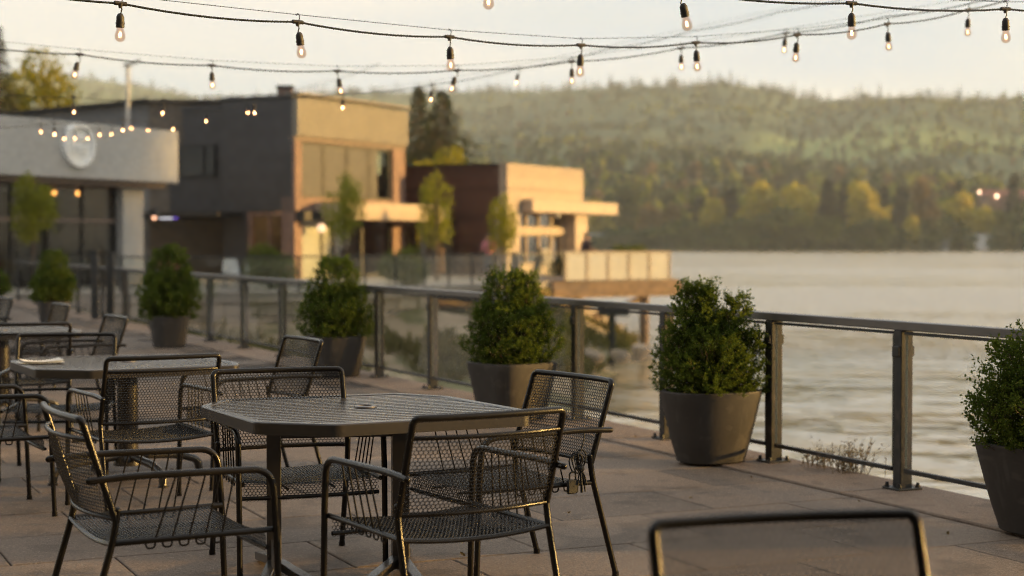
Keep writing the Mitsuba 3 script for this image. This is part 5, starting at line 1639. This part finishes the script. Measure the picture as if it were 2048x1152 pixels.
def table_rim():
    prof = [(0.0, -0.050), (0.0, -0.006), (0.002, -0.002), (0.006, 0.0), (0.040, 0.0), (0.046, -0.003), (0.047, -0.012), (0.008, -0.014), (0.006, -0.050)]
    base = TP
    rings = []
    for d, z in prof:
        p = round_poly(offset_poly(base, d), max(0.034 - d * 0.4, 0.014))
        rings.append(np.c_[p, np.full(len(p), ZT + z)])
    rings.append(rings[0])
    P = np.array(rings)
    n = P.shape[1]
    V = P.reshape(-1, 3)
    i, j = np.meshgrid(np.arange(len(rings) - 1), np.arange(n), indexing='ij')
    q = np.stack([i * n + j, i * n + (j + 1) % n, (i + 1) * n + (j + 1) % n, (i + 1) * n + j], -1).reshape(-1, 4)
    f = np.vstack([q[:, [0, 2, 1]], q[:, [0, 3, 2]]])
    return trimesh.Trimesh(V, f, process=False)


inner = sg.Polygon(offset_poly(TP, 0.028))
A_T = math.radians(23.0)
ct, st_ = math.cos(A_T), math.sin(A_T)


def tfn(uv):
    x, y = uv[:, 0] - 0.85, uv[:, 1] - 0.85
    X, Y = x * ct - y * st_, x * st_ + y * ct
    return np.c_[X, Y, np.full(len(X), ZT - 0.006)]


hole_c = np.array([0.0, 0.02])


def t_in(uv):
    P = tfn(uv)
    return shapely.contains_xy(inner, P[:, 0], P[:, 1]) & (np.hypot(P[:, 0] - hole_c[0], P[:, 1] - hole_c[1]) > 0.036)


inner2 = sg.Polygon(offset_poly(TP, 0.012))
slat_plys = []
for i in range(-11, 12):
    y0 = i * 0.062 - 0.0225
    bar = sg.Polygon([(ct * x - st_ * y, st_ * x + ct * y) for x, y in ((-1, y0), (1, y0), (1, y0 + 0.041), (-1, y0 + 0.041))]).intersection(inner2).difference(sg.Point(*hole_c).buffer(0.036, 12))
    if bar.is_empty or bar.area < 1e-3:
        continue
    gs = [trimesh.creation.extrude_polygon(g, 0.004, engine='earcut') for g in getattr(bar, 'geoms', [bar])]
    slat_plys.append(mikit.ply(cat(gs).apply_translation([0, 0, ZT - 0.008]), 'm_table'))
rim_ply = mikit.ply(table_rim(), 'm_table')
ring = [(0.030, 0.0), (0.030, 0.006), (0.034, 0.008), (0.048, 0.006), (0.050, 0.0), (0.048, -0.004), (0.030, -0.004)]
hole_ply = mikit.ply(moved(lathe(ring, 28), shift(hole_c[0], hole_c[1], ZT - 0.003)), 'm_handrail', 30)
ribs = []
for k in (-0.30, 0.0, 0.30):
    a, b = np.array([-0.47, k]), np.array([0.47, k])
    R2 = np.array([[ct, -st_], [st_, ct]])
    ribs.append(beam([*(R2 @ a), ZT - 0.022], [*(R2 @ b), ZT - 0.022], 0.018, 0.022))
ribs_ply = mikit.ply(cat(ribs), 'm_table')

# nearest table: two uprights, a beam and sloping feet
T1 = np.array([-0.635, 7.05])
t = thing('slatted_table', 'nearest black slatted table with clipped corners on a two post base', 'table', 'slatted metal tables')
W1 = place(T1[0], T1[1], 0.0)
for sl in slat_plys:
    part(t, 'slat', sl, None, world=W1)
part(t, 'rim', rim_ply, None, world=W1); part(t, 'umbrella_hole', hole_ply, None, world=W1)
part(t, 'rib', ribs_ply, None, world=W1)
up = [np.array([-1.0, 6.84]), np.array([-0.475, 6.92])]
for i, u in enumerate(up):
    dd = (up[1] - up[0]) / np.linalg.norm(up[1] - up[0]); nn = np.array([-dd[1], dd[0]])
    Mu = frame_m((u[0], u[1], 0), (dd[0], dd[1], 0), (nn[0], nn[1], 0))
    wd = 0.030 if i == 0 else 0.036
    part(t, 'upright', moved(cat([box(-wd, wd, -0.045, 0.045, 0.03, ZT - 0.034, 0.004)]), Mu), 'm_table')
    part(t, 'gusset', moved(trimesh.Trimesh(np.array([[-0.012, -0.20, 0.03], [-0.012, -0.045, 0.03], [-0.012, -0.045, 0.17], [0.012, -0.20, 0.03], [0.012, -0.045, 0.03], [0.012, -0.045, 0.17]], float), np.array([[0, 2, 1], [3, 4, 5], [0, 1, 4], [0, 4, 3], [1, 2, 5], [1, 5, 4], [2, 0, 3], [2, 3, 5]]), process=False), Mu), 'm_table')
    for s, dr_ in ((-1, -1), (-1, 1), (1, -1), (1, 1)):
        if (i == 0 and dr_ == 1 and s == 1) or (i == 1 and dr_ == -1 and s == 1):
            continue
        e = u + nn * s * 0.40 + dd * dr_ * (0.20 if (i == 0) == (dr_ == 1) else 0.06)
        part(t, 'foot', beam([*u, 0.075], [*e, 0.022], 0.045, 0.035), 'm_table')
part(t, 'apron_beam', beam([*up[0], ZT - 0.075], [*up[1], ZT - 0.075], 0.045, 0.07), 'm_table')
for u, s in ((up[0], -1), (up[1], 1)):
    dd = (up[1] - up[0]) / np.linalg.norm(up[1] - up[0])
    part(t, 'apron_beam', beam([*u, ZT - 0.052], [*(u + np.array([-dd[1], dd[0]]) * 0.5), ZT - 0.052], 0.05, 0.03), 'm_table')


def pedestal_table(c, label, rot=0.0):
    t = thing('slatted_table', label, 'table', 'slatted metal tables')
    W = place(c[0], c[1], 0.0, rot)
    for sl in slat_plys:
        part(t, 'slat', sl, None, world=W)
    part(t, 'rim', rim_ply, None, world=W); part(t, 'umbrella_hole', hole_ply, None, world=W)
    part(t, 'rib', ribs_ply, None, world=W)
    part(t, 'column', tube([[0, 0, 0.10], [0, 0, ZT - 0.035]], 0.062, 20), 'm_table', 40, world=W)
    part(t, 'collar', moved(lathe([(0.064, 0.0), (0.085, 0.0), (0.085, 0.04), (0.064, 0.07)], 20), shift(0, 0, 0.08)), 'm_table', 40, world=W)
    part(t, 'top_plate', box(-0.2, 0.2, -0.2, 0.2, ZT - 0.045, ZT - 0.036), 'm_table', world=W)
    for k in range(4):
        a = math.radians(38 + 90 * k)
        d = np.array([math.cos(a), math.sin(a)])
        f = fillet([[*(d * 0.05), 0.135], [*(d * 0.34), 0.115], [*(d * 0.46), 0.075], [*(d * 0.47), 0.01]], 0.09, 7)
        part(t, 'foot', cat([tube(f, 0.024, 12), moved(lathe([(0.0, 0.012), (0.030, 0.012), (0.030, 0.0), (0.0, 0.0)], 12), shift(d[0] * 0.47, d[1] * 0.47))]), 'm_table', 45, world=W)
    return t


pedestal_table((-2.30, 9.76), 'second black slatted table, on a thick pedestal with four curved feet')
pedestal_table((-4.16, 13.30), 'third slatted table, far left, cut by the photograph edge')

# paper on the second table
D = 9.62; X = -2.78
k = thing('menu_sheet', 'white folded paper menu lying on the second table', 'paper')
P_ = np.array([[[-0.13, -0.055 + 0.11 * v, 0.004 + 0.010 * abs(math.sin(3 * u))] for v in (0, 1)] for u in np.linspace(0, 1, 2)])
g = []
for u in np.linspace(-1, 1, 13):
    g.append([[u * 0.13, -0.07, 0.002 + 0.003 * u * u], [u * 0.13, 0.0, 0.002 + 0.005 * u * u], [u * 0.13, 0.07, 0.002 + 0.007 * u * u]])
g = np.array(g)
top = grid_mesh(g + [0, 0, 0.0016]); bot = grid_mesh(g[::-1])
part(k, 'sheet', cat([top, bot]), 'm_paper', True, world=place(X, D, ZT + 0.0005, 25))
part(k, 'flap', cat([grid_mesh(g * [0.9, 0.9, 2.2] + [0.01, 0.01, 0.006]), grid_mesh((g * [0.9, 0.9, 2.2] + [0.01, 0.01, 0.0045])[::-1])]), 'm_paper', True, world=place(X, D, ZT + 0.0005, 30))

# ------------------------------------------------------------------ string lights
prof_bulb = [(0.0, -0.118), (0.008, -0.1175), (0.0155, -0.113), (0.0210, -0.105), (0.0228, -0.096), (0.0220, -0.086), (0.0190, -0.076), (0.0155, -0.068), (0.0135, -0.060), (0.0132, -0.054)]
bulb_ply = mikit.ply(lathe(prof_bulb, 20), 'm_bulb', True)
sock_prof = [(0.0, 0.004), (0.008, 0.003), (0.012, -0.002), (0.0168, -0.012), (0.0175, -0.030), (0.0175, -0.036), (0.0200, -0.037), (0.0200, -0.043), (0.0170, -0.044), (0.0185, -0.050), (0.0180, -0.058), (0.0, -0.058)]
sock_ply = mikit.ply(lathe(sock_prof, 18), 'm_socket', 35)
ff = []
for k in range(5):
    a = k / 5 * 2 * np.pi
    ff.append(tube([[0.003 * math.cos(a), 0.003 * math.sin(a), -0.076], [0.0065 * math.cos(a + .5), 0.0065 * math.sin(a + .5), -0.088], [0.004 * math.cos(a + 1), 0.004 * math.sin(a + 1), -0.100]], 0.0011, 4))
fil_mesh = cat(ff)


def string(name_label, pts, bulbs, drop=0.05, extend=None, wire=True, power=1.3, seed=0):
    """pts: cable support points in space (bulb places are the indices in bulbs); the cable sags a little between them, a thin messenger wire runs above."""
    rng = np.random.default_rng(seed)
    t = thing('string_light', name_label, 'string light', 'string lights over the terrace')
    pts = np.array(pts, float)
    full = []
    for a, b in zip(pts[:-1], pts[1:]):
        L = np.linalg.norm(b - a)
        for u in np.linspace(0, 1, 9)[:-1]:
            full.append(a + (b - a) * u + [0, 0, -0.022 * min(L, 1.5) * 4 * u * (1 - u)])
    full.append(pts[-1])
    part(t, 'cable', tube(full, 0.0052, 6), 'm_cable', 60)
    if wire:
        part(t, 'messenger_wire', tube(pts + [0, 0, 0.034], 0.0016, 4), 'm_cable')
    for i in bulbs:
        p = pts[i]
        d = (pts[min(i + 1, len(pts) - 1)] - pts[max(i - 1, 0)]); d /= np.linalg.norm(d)
        tilt = rng.normal() * 5
        ti2 = rng.normal() * 4
        lead = drop * rng.uniform(0.85, 1.25)
        Wb = T().translate([p[0], p[1], p[2]]) @ T().rotate([0, 1, 0], tilt) @ T().rotate([1, 0, 0], ti2) @ T().translate([0, 0, -lead])
        part(t, 'junction', cat([tube([p - d * 0.028, p + d * 0.028], [0.0095, 0.0095], 8), tube([p, p + [0, 0, -0.020]], [0.012, 0.007], 8), tube(fillet([p + [0.004, 0, -0.01], p + [0.010, 0.0, 0.028], p + [0.0, 0.0, 0.042], p + [-0.008, 0, 0.03]], 0.012, 4), 0.0024, 5)]), 'm_socket', 45)
        part(t, 'lead', tube([p + [0.003, 0, -0.012], p + [0.0065, 0.0, -lead * 0.55], p + [0.0 + 0.001, 0, -lead]], 0.0032, 5), 'm_cable', world=None)
        k = part(t, 'socket', sock_ply, None, world=Wb)
        b = part(t, 'bulb', bulb_ply, None, world=Wb)
        part(b, 'filament', mikit.ply(fil_mesh, 'm_warm'), None, world=Wb, **lamp(power, power * 0.55, power * 0.24))


def line(X0, D0, ux, ud, zs, pre=0, post=0, pre_dz=0.1, post_dz=0.25):
    """Evenly spaced supports along a straight plan line with measured heights, carried on past both ends."""
    n = len(zs)
    z = np.array(zs)
    out = []
    for k in range(-pre, n + post):
        zz = z[k] if 0 <= k < n else (z[0] + pre_dz * (-k) if k < 0 else z[-1] + post_dz * (k - n + 1))
        out.append([X0 + ux * k, D0 + ud * k, zz])
    return out, list(range(pre, n + pre))


p, b = line(-1.687, 7.075, 0.686, 0.592, [2.44, 2.44, 2.445, 2.475, 2.56, 2.68, 2.825, 3.0], 4, 4, 0.04)
string('nearest string of bulbs sweeping across the top of the photograph', p, b, seed=1)
p, b = line(-0.094, 6.754, 0.827, 0.397, [2.545, 2.505, 2.51, 2.54], 3, 3, 0.06, 0.06)
string('short stretch of string lights at the top right corner', p, b, seed=2)
p, b = line(-2.967, 11.252, 0.854, 0.282, [2.70, 2.655, 2.645, 2.68, 2.775, 2.91, 3.06], 2, 5, 0.06, 0.17)
string('second string of bulbs, hanging lower, from the left edge to the upper right', p, b, seed=3, power=2.4)
p, b = line(-4.378, 16.355, 0.89, 0.067, [2.86, 2.84, 2.86, 2.91, 3.01, 3.18], 2, 6, 0.05, 0.20)
string('third string of bulbs passing the cream storey and the conifers', p, b, seed=4, power=4.5)


def ray(px, py, D):
    return [(px - 1024) / 3270 * D, D, CAM_H + (484.8 - py) / 3270 * D]


fourth = [ray(-60, 254, 19.5), ray(110, 247, 20.5), ray(248, 240, 21.5), ray(347, 240, 22.3), ray(416, 224, 23), ray(495, 206, 24), ray(600, 180, 25.5), ray(760, 130, 28)]
string('fourth string of bulbs across the white shop fascia', fourth, [1, 2, 3, 4, 5], seed=5, power=6.5)
fifth = [ray(60, 242, 27), ray(85, 248, 27.5), ray(130, 262, 28.2), ray(152, 263, 28.7), ray(178, 261, 29.2), ray(200, 256, 29.7), ray(226, 254, 30.3), ray(264, 243, 31), ray(297, 247, 31.8), ray(335, 232, 33)]
string('farthest string of bulbs drooping before the round sign', fifth, [1, 2, 3, 4, 5, 6, 7, 8], seed=6, power=8.0, wire=False)

# ------------------------------------------------------------------ the air
if HAZE:
    lo, hi = np.array([-5600.0, -380.0, -8.0]), np.array([5600.0, 5200.0, 330.0])
    c, h = (lo + hi) / 2, (hi - lo) / 2
    scene['haze'] = {'type': 'cube', 'to_world': T().translate(c.tolist()) @ T().scale(h.tolist()), 'bsdf': {'type': 'null'}, 'interior': {'type': 'ref', 'id': 'air'}}
    labels['haze'] = {'label': 'thin evening haze over the river', 'category': 'haze', 'kind': 'stuff'}
labels['sky'] = {'label': 'pale cream evening sky with thin cloud', 'category': 'sky', 'kind': 'structure'}
print('pavers', n_pav, 'entries', len(scene))
